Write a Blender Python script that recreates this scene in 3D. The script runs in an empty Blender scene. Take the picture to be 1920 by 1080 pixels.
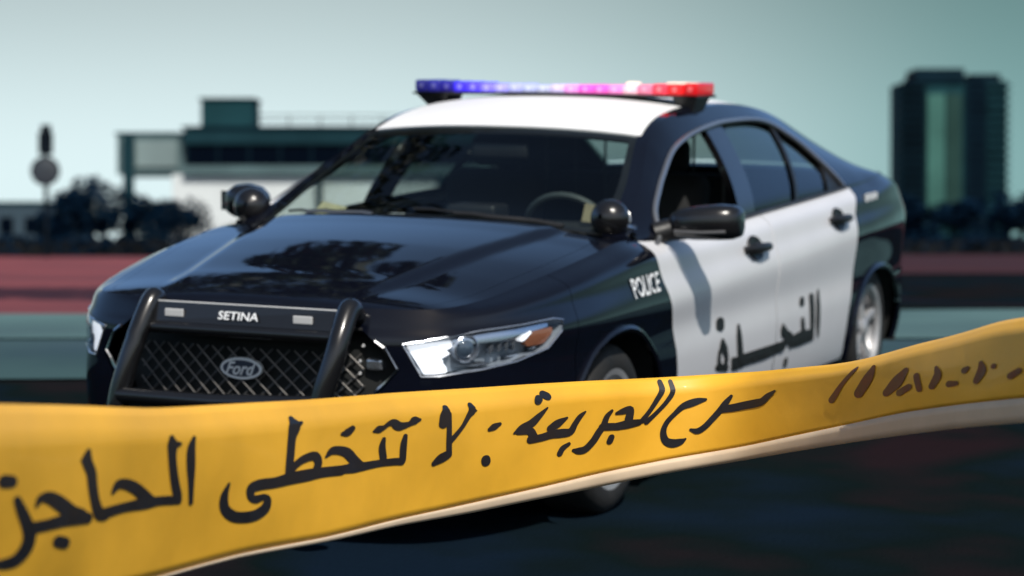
import bpy, bmesh, math, random
import numpy as np
from mathutils import Vector, Matrix, noise
scene = bpy.context.scene
# ================================================================== camera
CAM_LOC = Vector((-0.09603, -10.16904, 0.8155))
cam_data = bpy.data.cameras.new('camera')
cam = bpy.data.objects.new('camera', cam_data)
scene.collection.objects.link(cam)
cam.location = CAM_LOC
cam.rotation_euler = (math.pi/2 - math.atan(85/4500), 0, 0)
cam_data.sensor_width = 36.0
cam_data.lens = 36.0*4500/1920
cam_data.clip_start = 0.1
cam_data.clip_end = 6000
cam_data.dof.use_dof = True
cam_data.dof.focus_distance = 5.9
cam_data.dof.aperture_fstop = 3.1
scene.camera = cam
# ================================================================== sky
SUN = Vector((0.20, -0.62, 0.75)).normalized()
world = bpy.data.worlds.new('World'); scene.world = world; world.use_nodes = True
nt = world.node_tree; nt.nodes.clear()
def N(t, **k):
    n = nt.nodes.new(t)
    for a, b in k.items(): setattr(n, a, b)
    return n
out = N('ShaderNodeOutputWorld'); tc = N('ShaderNodeTexCoord')
sep = N('ShaderNodeSeparateXYZ'); nt.links.new(tc.outputs['Generated'], sep.inputs[0])
dot = N('ShaderNodeVectorMath', operation='DOT_PRODUCT')
gdir = Vector((-0.27, 0.96, 0.03)).normalized(); dot.inputs[1].default_value = gdir
nt.links.new(tc.outputs['Generated'], dot.inputs[0])
mg = N('ShaderNodeMapRange', interpolation_type='SMOOTHSTEP')
mg.inputs['From Min'].default_value = 0.88; mg.inputs['From Max'].default_value = 0.992
nt.links.new(dot.outputs['Value'], mg.inputs['Value'])
haze = N('ShaderNodeMix', data_type='RGBA')
haze.inputs['A'].default_value = (0.225, 0.41, 0.41, 1); haze.inputs['B'].default_value = (0.72, 0.88, 0.90, 1)
nt.links.new(mg.outputs['Result'], haze.inputs['Factor'])
me = N('ShaderNodeMapRange', interpolation_type='SMOOTHSTEP')
me.inputs['From Min'].default_value = 0.11; me.inputs['From Max'].default_value = 0.24
nt.links.new(sep.outputs['Z'], me.inputs['Value'])
mid = N('ShaderNodeMix', data_type='RGBA'); mid.inputs['B'].default_value = (0.19, 0.36, 0.68, 1)
nt.links.new(me.outputs['Result'], mid.inputs['Factor']); 
mv = N('ShaderNodeMapRange', interpolation_type='SMOOTHSTEP'); mv.inputs['From Min'].default_value = 0.025; mv.inputs['From Max'].default_value = 0.125
mv.inputs['To Min'].default_value = 1.0; mv.inputs['To Max'].default_value = 0.60; nt.links.new(sep.outputs['Z'], mv.inputs['Value'])
hz = N('ShaderNodeVectorMath', operation='SCALE'); nt.links.new(haze.outputs['Result'], hz.inputs[0]); nt.links.new(mv.outputs['Result'], hz.inputs['Scale'])
nt.links.new(hz.outputs[0], mid.inputs['A'])
sky = N('ShaderNodeTexSky', sky_type='NISHITA'); sky.sun_disc = False
sky.sun_elevation = math.asin(SUN.z); sky.sun_rotation = math.atan2(SUN.x, SUN.y)
sky.air_density = 1.2; sky.dust_density = 2.0
bgs = N('ShaderNodeBackground'); bgs.inputs['Strength'].default_value = 0.05
nt.links.new(sky.outputs[0], bgs.inputs['Color'])
bgh = N('ShaderNodeBackground'); bgh.inputs['Strength'].default_value = 1.0
# haze made brighter around the sun, out of view, to lift the car doors
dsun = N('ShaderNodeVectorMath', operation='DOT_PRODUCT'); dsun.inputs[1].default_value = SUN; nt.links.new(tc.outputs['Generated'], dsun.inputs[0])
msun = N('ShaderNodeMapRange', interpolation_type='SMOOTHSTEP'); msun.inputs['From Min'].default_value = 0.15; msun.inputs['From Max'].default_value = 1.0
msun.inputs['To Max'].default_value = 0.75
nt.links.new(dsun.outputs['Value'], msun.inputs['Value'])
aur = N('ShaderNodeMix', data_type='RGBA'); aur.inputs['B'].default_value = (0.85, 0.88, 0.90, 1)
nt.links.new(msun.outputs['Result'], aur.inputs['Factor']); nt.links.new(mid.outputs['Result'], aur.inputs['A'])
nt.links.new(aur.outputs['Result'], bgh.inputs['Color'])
mx = N('ShaderNodeMapRange', interpolation_type='SMOOTHSTEP')
mx.inputs['From Min'].default_value = 0.28; mx.inputs['From Max'].default_value = 0.62
mx.inputs['To Max'].default_value = 0.9
nt.links.new(sep.outputs['Z'], mx.inputs['Value'])
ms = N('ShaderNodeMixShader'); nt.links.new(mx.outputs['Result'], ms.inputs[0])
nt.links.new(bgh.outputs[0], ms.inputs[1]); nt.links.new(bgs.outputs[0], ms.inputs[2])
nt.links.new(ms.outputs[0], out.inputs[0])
# ================================================================== sun
sd = bpy.data.lights.new('sun', 'SUN'); sd.energy = 3.9; sd.angle = math.radians(0.5); sd.color = (1.0, 0.955, 0.88)
so = bpy.data.objects.new('sun', sd); scene.collection.objects.link(so)
so.rotation_euler = SUN.to_track_quat('Z', 'Y').to_euler()
vs = scene.view_settings; vs.view_transform = 'Standard'; vs.look = 'None'; vs.exposure = 0.05; vs.gamma = 1.0
vs.use_curve_mapping = False
scene.render.engine = 'CYCLES'
rnd = random.Random(7)
# ================================================================== helpers
def mat(name, col, rough=.5, metal=0., coat=0., var=.0, vscale=4., bump=0., bscale=60., emit=None, es=0., spec=.5, coat_rough=.03, trans=0.):
    m = bpy.data.materials.new(name); m.use_nodes = True; t = m.node_tree; b = t.nodes['Principled BSDF']
    b.inputs['Base Color'].default_value = (*col, 1); b.inputs['Roughness'].default_value = rough
    b.inputs['Metallic'].default_value = metal; b.inputs['Coat Weight'].default_value = coat
    b.inputs['Coat Roughness'].default_value = coat_rough; b.inputs['Specular IOR Level'].default_value = spec
    b.inputs['Transmission Weight'].default_value = trans
    if emit: b.inputs['Emission Color'].default_value = (*emit, 1); b.inputs['Emission Strength'].default_value = es
    o = t.nodes.new('ShaderNodeTexCoord')
    if var:
        n = t.nodes.new('ShaderNodeTexNoise'); n.inputs['Scale'].default_value = vscale; n.inputs['Detail'].default_value = 6
        t.links.new(o.outputs['Object'], n.inputs['Vector'])
        r = t.nodes.new('ShaderNodeMapRange'); r.inputs['From Min'].default_value = .3; r.inputs['From Max'].default_value = .7
        r.inputs['To Min'].default_value = 1-var; r.inputs['To Max'].default_value = 1+var
        t.links.new(n.outputs[0], r.inputs['Value'])
        h = t.nodes.new('ShaderNodeVectorMath'); h.operation = 'SCALE'; h.inputs[0].default_value = col
        t.links.new(r.outputs[0], h.inputs['Scale']); t.links.new(h.outputs[0], b.inputs['Base Color'])
        r2 = t.nodes.new('ShaderNodeMapRange'); r2.inputs['From Min'].default_value = .3; r2.inputs['From Max'].default_value = .7
        r2.inputs['To Min'].default_value = max(rough*(1-var*.6), .01); r2.inputs['To Max'].default_value = min(rough*(1+var*.6), 1)
        t.links.new(n.outputs[0], r2.inputs['Value']); t.links.new(r2.outputs[0], b.inputs['Roughness'])
    if bump:
        n2 = t.nodes.new('ShaderNodeTexNoise'); n2.inputs['Scale'].default_value = bscale; n2.inputs['Detail'].default_value = 5
        t.links.new(o.outputs['Object'], n2.inputs['Vector'])
        bp = t.nodes.new('ShaderNodeBump'); bp.inputs['Strength'].default_value = bump; bp.inputs['Distance'].default_value = .01
        t.links.new(n2.outputs[0], bp.inputs['Height']); t.links.new(bp.outputs[0], b.inputs['Normal'])
    return m
def glass_mat(name, tint, refl=1.45, rough=.0):
    m = bpy.data.materials.new(name); m.use_nodes = True; t = m.node_tree; t.nodes.clear()
    o = t.nodes.new('ShaderNodeOutputMaterial'); mi = t.nodes.new('ShaderNodeMixShader')
    lw = t.nodes.new('ShaderNodeLayerWeight'); lw.inputs['Blend'].default_value = .5
    pw = t.nodes.new('ShaderNodeMath'); pw.operation = 'POWER'; pw.inputs[1].default_value = 5
    t.links.new(lw.outputs['Facing'], pw.inputs[0]); f = t.nodes.new('ShaderNodeMapRange')
    f.inputs['To Min'].default_value = ((refl-1)/(refl+1))**2; f.inputs['To Max'].default_value = .95
    t.links.new(pw.outputs[0], f.inputs['Value'])
    tr = t.nodes.new('ShaderNodeBsdfTransparent'); tr.inputs[0].default_value = (*tint, 1)
    gl = t.nodes.new('ShaderNodeBsdfGlossy'); gl.inputs['Roughness'].default_value = rough; gl.inputs[0].default_value = (1, 1, 1, 1)
    t.links.new(f.outputs[0], mi.inputs[0]); t.links.new(tr.outputs[0], mi.inputs[1]); t.links.new(gl.outputs[0], mi.inputs[2])
    t.links.new(mi.outputs[0], o.inputs[0]); return m
def link(name, me, m, parent=None):
    me.name = name; o = bpy.data.objects.new(name, me); scene.collection.objects.link(o)
    if m is not None: me.materials.append(m)
    if parent is not None: o.parent = parent
    return o
def mesh(name, V, F, m, parent=None, smooth=False, normals=None):
    me = bpy.data.meshes.new(name); me.from_pydata([tuple(map(float, v)) for v in V], [], [tuple(int(i) for i in f) for f in F])
    if smooth: me.polygons.foreach_set('use_smooth', [True]*len(me.polygons))
    me.update()
    if normals is not None: me.normals_split_custom_set_from_vertices([tuple(map(float, n)) for n in normals])
    return link(name, me, m, parent)
def tag(o, label=None, cat=None, group=None, kind=None):
    if label: o['label'] = label
    if cat: o['category'] = cat
    if group: o['group'] = group
    if kind: o['kind'] = kind
    return o
def empty(name, loc=(0, 0, 0)):
    o = bpy.data.objects.new(name, None); scene.collection.objects.link(o); o.location = loc; o.empty_display_size = .3; return o
class MB:
    def __init__(s): s.V = []; s.F = []
    def add(s, V, F):
        n = len(s.V); s.V += [tuple(v) for v in V]; s.F += [tuple(i+n for i in f) for f in F]; return s
    def box(s, a, b, bev=0.):
        x0, y0, z0 = a; x1, y1, z1 = b
        if bev <= 0:
            return s.add([(x0,y0,z0),(x1,y0,z0),(x1,y1,z0),(x0,y1,z0),(x0,y0,z1),(x1,y0,z1),(x1,y1,z1),(x0,y1,z1)],
                  [(0,3,2,1),(4,5,6,7),(0,1,5,4),(1,2,6,5),(2,3,7,6),(3,0,4,7)])
        bm = bmesh.new(); bmesh.ops.create_cube(bm, size=1)
        for v in bm.verts: v.co = Vector(((x0+x1)/2+v.co.x*(x1-x0), (y0+y1)/2+v.co.y*(y1-y0), (z0+z1)/2+v.co.z*(z1-z0)))
        bmesh.ops.bevel(bm, geom=bm.edges[:], offset=bev, segments=3, affect='EDGES', profile=.5)
        bm.verts.index_update(); s.add([v.co[:] for v in bm.verts], [[v.index for v in f.verts] for f in bm.faces]); bm.free(); return s
    def tube(s, pts, r, n=8, cap=True, flat=1.):
        pts = [Vector(p) for p in pts]; rs = r if hasattr(r, '__len__') else [r]*len(pts); rings = []
        for i, p in enumerate(pts):
            t = (pts[min(i+1, len(pts)-1)]-pts[max(i-1, 0)]).normalized()
            u = Vector((0, 0, 1)) if abs(t.z) < .9 else Vector((1, 0, 0))
            a = t.cross(u).normalized(); b = a.cross(t).normalized()
            rings.append([p+(a*math.cos(2*math.pi*k/n)*flat+b*math.sin(2*math.pi*k/n))*rs[i] for k in range(n)])
        V = [v[:] for R in rings for v in R]; F = []
        for i in range(len(rings)-1):
            for k in range(n): F.append((i*n+k, i*n+(k+1) % n, (i+1)*n+(k+1) % n, (i+1)*n+k))
        if cap: F.append(tuple(range(n))[::-1]); F.append(tuple((len(rings)-1)*n+k for k in range(n)))
        return s.add(V, F)
    def lathe(s, prof, c, axis='y', n=40, sign=1):
        """prof = (offset along axis, radius)"""
        V = []; F = []
        for a, r in prof:
            for k in range(n):
                q = 2*math.pi*k/n; cs, sn = math.cos(q)*r, math.sin(q)*r
                v = {'y': (cs, a*sign, sn), 'x': (a*sign, cs, sn), 'z': (cs, sn, a*sign)}[axis]
                V.append((c[0]+v[0], c[1]+v[1], c[2]+v[2]))
        for i in range(len(prof)-1):
            for k in range(n): F.append((i*n+k, i*n+(k+1) % n, (i+1)*n+(k+1) % n, (i+1)*n+k))
        return s.add(V, F)
    def build(s, name, m, parent=None, smooth=False):
        o = mesh(name, s.V, s.F, m, parent, smooth)
        bm = bmesh.new(); bm.from_mesh(o.data); bmesh.ops.recalc_face_normals(bm, faces=bm.faces[:]); bm.to_mesh(o.data); bm.free()
        if smooth:
            o.data.polygons.foreach_set('use_smooth', [True]*len(o.data.polygons))
            try: o.data.set_sharp_from_angle(angle=math.radians(40))
            except Exception: pass
        return o
# ------------------------------------------------------------------ surfaces
def cr(P, n):
    """Catmull-Rom through rows of P, n samples (chord-uniform index)."""
    P=np.asarray(P,float); m=len(P)
    E=np.vstack([2*P[:1]-P[1:2],P,2*P[-1:]-P[-2:-1]])
    t=np.linspace(0,m-1,n); i=np.minimum(t.astype(int),m-2); f=(t-i)[:,None]
    sh=(n,)+(1,)*(P.ndim-1); f=f.reshape(sh)
    a,b,c,d=E[i],E[i+1],E[i+2],E[i+3]
    return .5*((2*b)+(-a+c)*f+(2*a-5*b+4*c-d)*f**2+(-a+3*b-3*c+d)*f**3)
def interp(x, tab):
    tab=sorted(tab); return np.interp(x,[a for a,_ in tab],[b for _,b in tab])
OUT=np.array([(2.48,0),(2.475,.25),(2.45,.48),(2.36,.68),(2.17,.81),(1.92,.885),(1.66,.925),(1.40,.94),(1.15,.945),(.9,.947),
 (.4,.95),(-.36,.955),(-1.1,.955),(-1.6,.953),(-1.93,.955),(-2.3,.94),(-2.62,.895),(-2.84,.78),(-2.95,.5),(-2.97,0)])
def wrap_ctrl():
    full=np.vstack([OUT[:0:-1]*[1,-1],OUT])           # right rear .. nose .. left rear
    d=np.gradient(full,axis=0); d/=np.linalg.norm(d,axis=1)[:,None]
    nrm=np.c_[-d[:,1],d[:,0]]*-1.0
    # outward: nrm should point away from centre
    s=np.sign((nrm*full).sum(1)); nrm*=s[:,None]
    x=full[:,0]
    zt=interp(x,[(2.48,.80),(2.36,.80),(2.17,.815),(1.92,.85),(1.66,.885),(1.40,.915),(1.15,.94),(.9,.925),(.6,.918),(.4,.92),(-.1,.935),(-.5,.953),(-1.1,.967),(-1.8,.99),(-2.3,1.02),(-2.84,1.0),(-2.97,.97)])
    z5=interp(x,[(2.48,.69),(1.4,.705),(.93,.708),(-.1,.728),(-1.38,.768),(-2.5,.80),(-3,.80)])
    rows=[]
    nose=np.clip((x-1.9)/.4,0,1); rear=np.clip((-x-2.4)/.4,0,1)
    def R(z,ins): rows.append(np.c_[full-nrm*np.asarray(ins)[:,None]*1.0,z])
    o=np.ones_like(x)
    R(.15*o+.02*rear,.085*o+.06*nose)
    R(.205*o+.03*rear,.04*o+.02*nose)
    R(.33*o+.02*rear,.012*o)
    R(.48*o+.02*nose,0*o)
    R(.60*o,.004*o)
    R(z5,-.008*o+.012*nose)
    R(z5+.45*(zt-z5),.016*o+.006*nose)
    R(z5+.80*(zt-z5),.038*o+.0*nose+.02*rear)
    top=.085*o-.035*nose+.06*rear+ .035*((x>1.0)&(x<2.2))
    R(zt,top)
    return np.array(rows)                                # rows x cols x 3
NC,NR=561,57
def wrap_grid():
    G=wrap_ctrl()
    G=cr(G,NR)                                           # along rows
    G=np.swapaxes(cr(np.swapaxes(G,0,1),NC),0,1)
    return G
def grid_normals(G,flip=False):
    du=np.gradient(G,axis=1); dv=np.gradient(G,axis=0)
    n=np.cross(du,dv); n/=np.linalg.norm(n,axis=2)[...,None]+1e-12
    return -n if flip else n
WG=wrap_grid(); WN=grid_normals(WG)
if WN[20,NC//2,0]<0: WN=-WN
_o=WG[NR//2]; _s=np.r_[0,np.cumsum(np.linalg.norm(np.diff(_o,axis=0),axis=1))]; WS=_s-_s[NC//2]
def s_at(x,y):
    """signed arc length of the outline nearest to (x,y); left side positive"""
    i=np.argmin((_o[:,0]-x)**2+(_o[:,1]-y)**2); return WS[i]
def side_y(x,z):
    """outer half-width of the lower body at x,z (left side)"""
    h=slice(NC//2+60,NC-60)
    X=WG[:,h,0];Z=WG[:,h,2];Y=WG[:,h,1]
    k=np.argmin((X-x)**2+(Z-z)**2); return Y.ravel()[k]
TOP=WG[-1,NC//2:]                                        # left top edge nose -> tail
# ------------------------------------------------------------------ greenhouse
RAIL=np.array([(1.05,.775,.945),(.90,.757,1.005),(.70,.725,1.10),(.50,.67,1.20),(.33,.625,1.285),(.12,.60,1.348),(-.15,.59,1.382),(-.4,.585,1.392),(-.75,.58,1.392),(-1.1,.58,1.373),(-1.45,.585,1.32),(-1.85,.61,1.215),(-2.2,.655,1.10),(-2.45,.70,1.03)])
CB=[(.06,.05),(.06,.05),(.06,.05),(.055,.042),(.05,.034),(.03,.036),(.0,.044),(0,.045),(0,.045),(-.02,.043),(-.05,.04),(-.08,.035),(-.10,.03),(-.12,.02)]
def top_grid(nu=141,nv=61):
    C=cr(np.c_[RAIL,np.array(CB)],nu); v=np.linspace(1,-1,nv)
    G=np.zeros((nu,nv,3))
    G[...,0]=C[:,0:1]+C[:,3:4]*(1-v**2)
    G[...,1]=C[:,1:2]*v
    G[...,2]=C[:,2:3]+C[:,4:5]*(1-np.abs(v)**2.4)
    return G,np.repeat(np.linspace(0,13,nu)[:,None],nv,1),np.repeat(v[None],nu,0)
RF=cr(RAIL,400)
def rail_at(x): 
    return np.interp(x,RF[::-1,0],RF[::-1,1]),np.interp(x,RF[::-1,0],RF[::-1,2])
TF=TOP[np.argsort(TOP[:,0])]
def belt_at(x): return np.interp(x,TF[:,0],TF[:,1]),np.interp(x,TF[:,0],TF[:,2])
def side_grid(nx=260,nz=34):
    xs=np.linspace(1.049,-2.44,nx); G=np.zeros((nz,nx,3)); t=np.linspace(0,1,nz)[:,None]
    ry,rz=rail_at(xs); by,bz=belt_at(xs)
    bz=bz-.0; G[...,0]=xs
    G[...,1]=by+(ry-by)*t**1.25+.030*4*t*(1-t)*.6
    G[...,2]=bz+(rz-bz)*t
    return G
SG=side_grid()
def glass_y(x,z):
    ry,rz=rail_at(x); by,bz=belt_at(x); t=min(max((z-bz)/(rz-bz+1e-9),0),1)
    return by+(ry-by)*t**1.25+.018*4*t*(1-t)
TAPE=[[[-0.9606,-6.8186,0.594],[-0.9606,-6.8249,0.262],[-0.9606,-6.825,0.2582]],[[-0.9344,-6.7737,0.5903],[-0.9344,-6.7799,0.2629],[-0.9344,-6.7799,0.2591]],[[-0.9108,-6.714,0.5853],[-0.9108,-6.7201,0.2633],[-0.9108,-6.7201,0.2595]],[[-0.8897,-6.6367,0.5792],[-0.8897,-6.6427,0.2614],[-0.8897,-6.6427,0.2575]],[[-0.8694,-6.5478,0.5723],[-0.8694,-6.5537,0.2578],[-0.8694,-6.5538,0.2538]],[[-0.8485,-6.4519,0.565],[-0.8485,-6.4578,0.2522],[-0.8485,-6.4579,0.248]],[[-0.8266,-6.3504,0.5573],[-0.8266,-6.3563,0.2459],[-0.8266,-6.3564,0.2416]],[[-0.8034,-6.2434,0.549],[-0.8034,-6.2492,0.2392],[-0.8034,-6.2493,0.2348]],[[-0.7783,-6.1335,0.5399],[-0.7783,-6.1393,0.2326],[-0.7783,-6.1394,0.2282]],[[-0.7508,-6.0237,0.5306],[-0.7508,-6.0294,0.2266],[-0.7508,-6.0295,0.222]],[[-0.7208,-5.9138,0.5219],[-0.7208,-5.9195,0.2217],[-0.7208,-5.9196,0.2169]],[[-0.6884,-5.8039,0.5161],[-0.6884,-5.8095,0.22],[-0.6884,-5.8096,0.2145]],[[-0.6535,-5.694,0.5112],[-0.6535,-5.6995,0.2196],[-0.6535,-5.6996,0.2133]],[[-0.6162,-5.5841,0.5065],[-0.6162,-5.5895,0.2191],[-0.6162,-5.5896,0.212]],[[-0.5765,-5.4741,0.5019],[-0.5765,-5.4795,0.2161],[-0.5765,-5.4797,0.2081]],[[-0.5343,-5.3642,0.4974],[-0.5343,-5.3696,0.2128],[-0.5343,-5.3697,0.2038]],[[-0.4896,-5.2542,0.4933],[-0.4896,-5.2596,0.2103],[-0.4896,-5.2598,0.2004]],[[-0.4425,-5.1443,0.4907],[-0.4425,-5.1496,0.2101],[-0.4425,-5.1498,0.1986]],[[-0.393,-5.0343,0.4885],[-0.393,-5.0395,0.211],[-0.393,-5.0398,0.1977]],[[-0.341,-4.9243,0.4863],[-0.341,-4.9295,0.2122],[-0.341,-4.9298,0.1969]],[[-0.2866,-4.8144,0.4832],[-0.2866,-4.8195,0.2129],[-0.2866,-4.8198,0.195]],[[-0.2297,-4.7044,0.4801],[-0.2297,-4.7094,0.2139],[-0.2297,-4.7098,0.1932]],[[-0.1704,-4.5979,0.4774],[-0.1704,-4.6028,0.2159],[-0.1704,-4.6033,0.1926]],[[-0.1086,-4.4983,0.4756],[-0.1086,-4.5031,0.2196],[-0.1086,-4.5036,0.1944]],[[-0.0448,-4.4057,0.4745],[-0.0448,-4.4104,0.2246],[-0.0448,-4.4109,0.1975]],[[0.021,-4.3217,0.4735],[0.021,-4.3262,0.231],[0.021,-4.3268,0.2011]],[[0.0885,-4.2446,0.4728],[0.0885,-4.249,0.2382],[0.0885,-4.2496,0.2056]],[[0.1573,-4.1745,0.472],[0.1573,-4.1787,0.2454],[0.1573,-4.1794,0.2116]],[[0.2269,-4.1191,0.472],[0.2269,-4.1232,0.254],[0.2269,-4.1239,0.2195]],[[0.2963,-4.0864,0.4735],[0.2963,-4.0904,0.2646],[0.2963,-4.091,0.2295]],[[0.3647,-4.0763,0.4772],[0.3647,-4.0801,0.2758],[0.3647,-4.0808,0.2406]],[[0.4309,-4.0946,0.4828],[0.4309,-4.0982,0.2891],[0.4309,-4.0989,0.254]],[[0.4939,-4.1404,0.4901],[0.4939,-4.1439,0.3052],[0.4939,-4.1446,0.2698]],[[0.5524,-4.2189,0.5007],[0.5524,-4.2222,0.3257],[0.5524,-4.2229,0.2882]],[[0.6066,-4.3187,0.5126],[0.6066,-4.3218,0.348],[0.6066,-4.3226,0.3081]],[[0.6569,-4.431,0.5249],[0.6569,-4.4339,0.3707],[0.6569,-4.4347,0.3287]],[[0.7033,-4.5531,0.542],[0.7033,-4.5559,0.3934],[0.7033,-4.5568,0.3487]],[[0.7454,-4.6849,0.5649],[0.7454,-4.6877,0.4162],[0.7454,-4.6886,0.3681]],[[0.7839,-4.8215,0.5888],[0.7839,-4.8244,0.4378],[0.7839,-4.8254,0.3873]],[[0.8193,-4.958,0.6091],[0.8193,-4.9609,0.4558],[0.8193,-4.9619,0.4054]],[[0.8517,-5.0943,0.6302],[0.8517,-5.0973,0.4724],[0.8517,-5.0982,0.4226]],[[0.8827,-5.2225,0.6512],[0.8827,-5.2256,0.4872],[0.8827,-5.2266,0.4374]],[[0.9122,-5.3446,0.665],[0.9122,-5.3477,0.501],[0.9122,-5.3486,0.4512]],[[0.9403,-5.4604,0.6733],[0.9403,-5.4635,0.5129],[0.9403,-5.4644,0.464]],[[0.969,-5.5623,0.6784],[0.969,-5.5653,0.5225],[0.969,-5.5662,0.4753]],[[1.0008,-5.6424,0.6827],[1.0008,-5.6453,0.5307],[1.0008,-5.6461,0.4849]],[[1.0364,-5.7007,0.6861],[1.0364,-5.7035,0.5369],[1.0364,-5.7044,0.4921]]]
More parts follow.
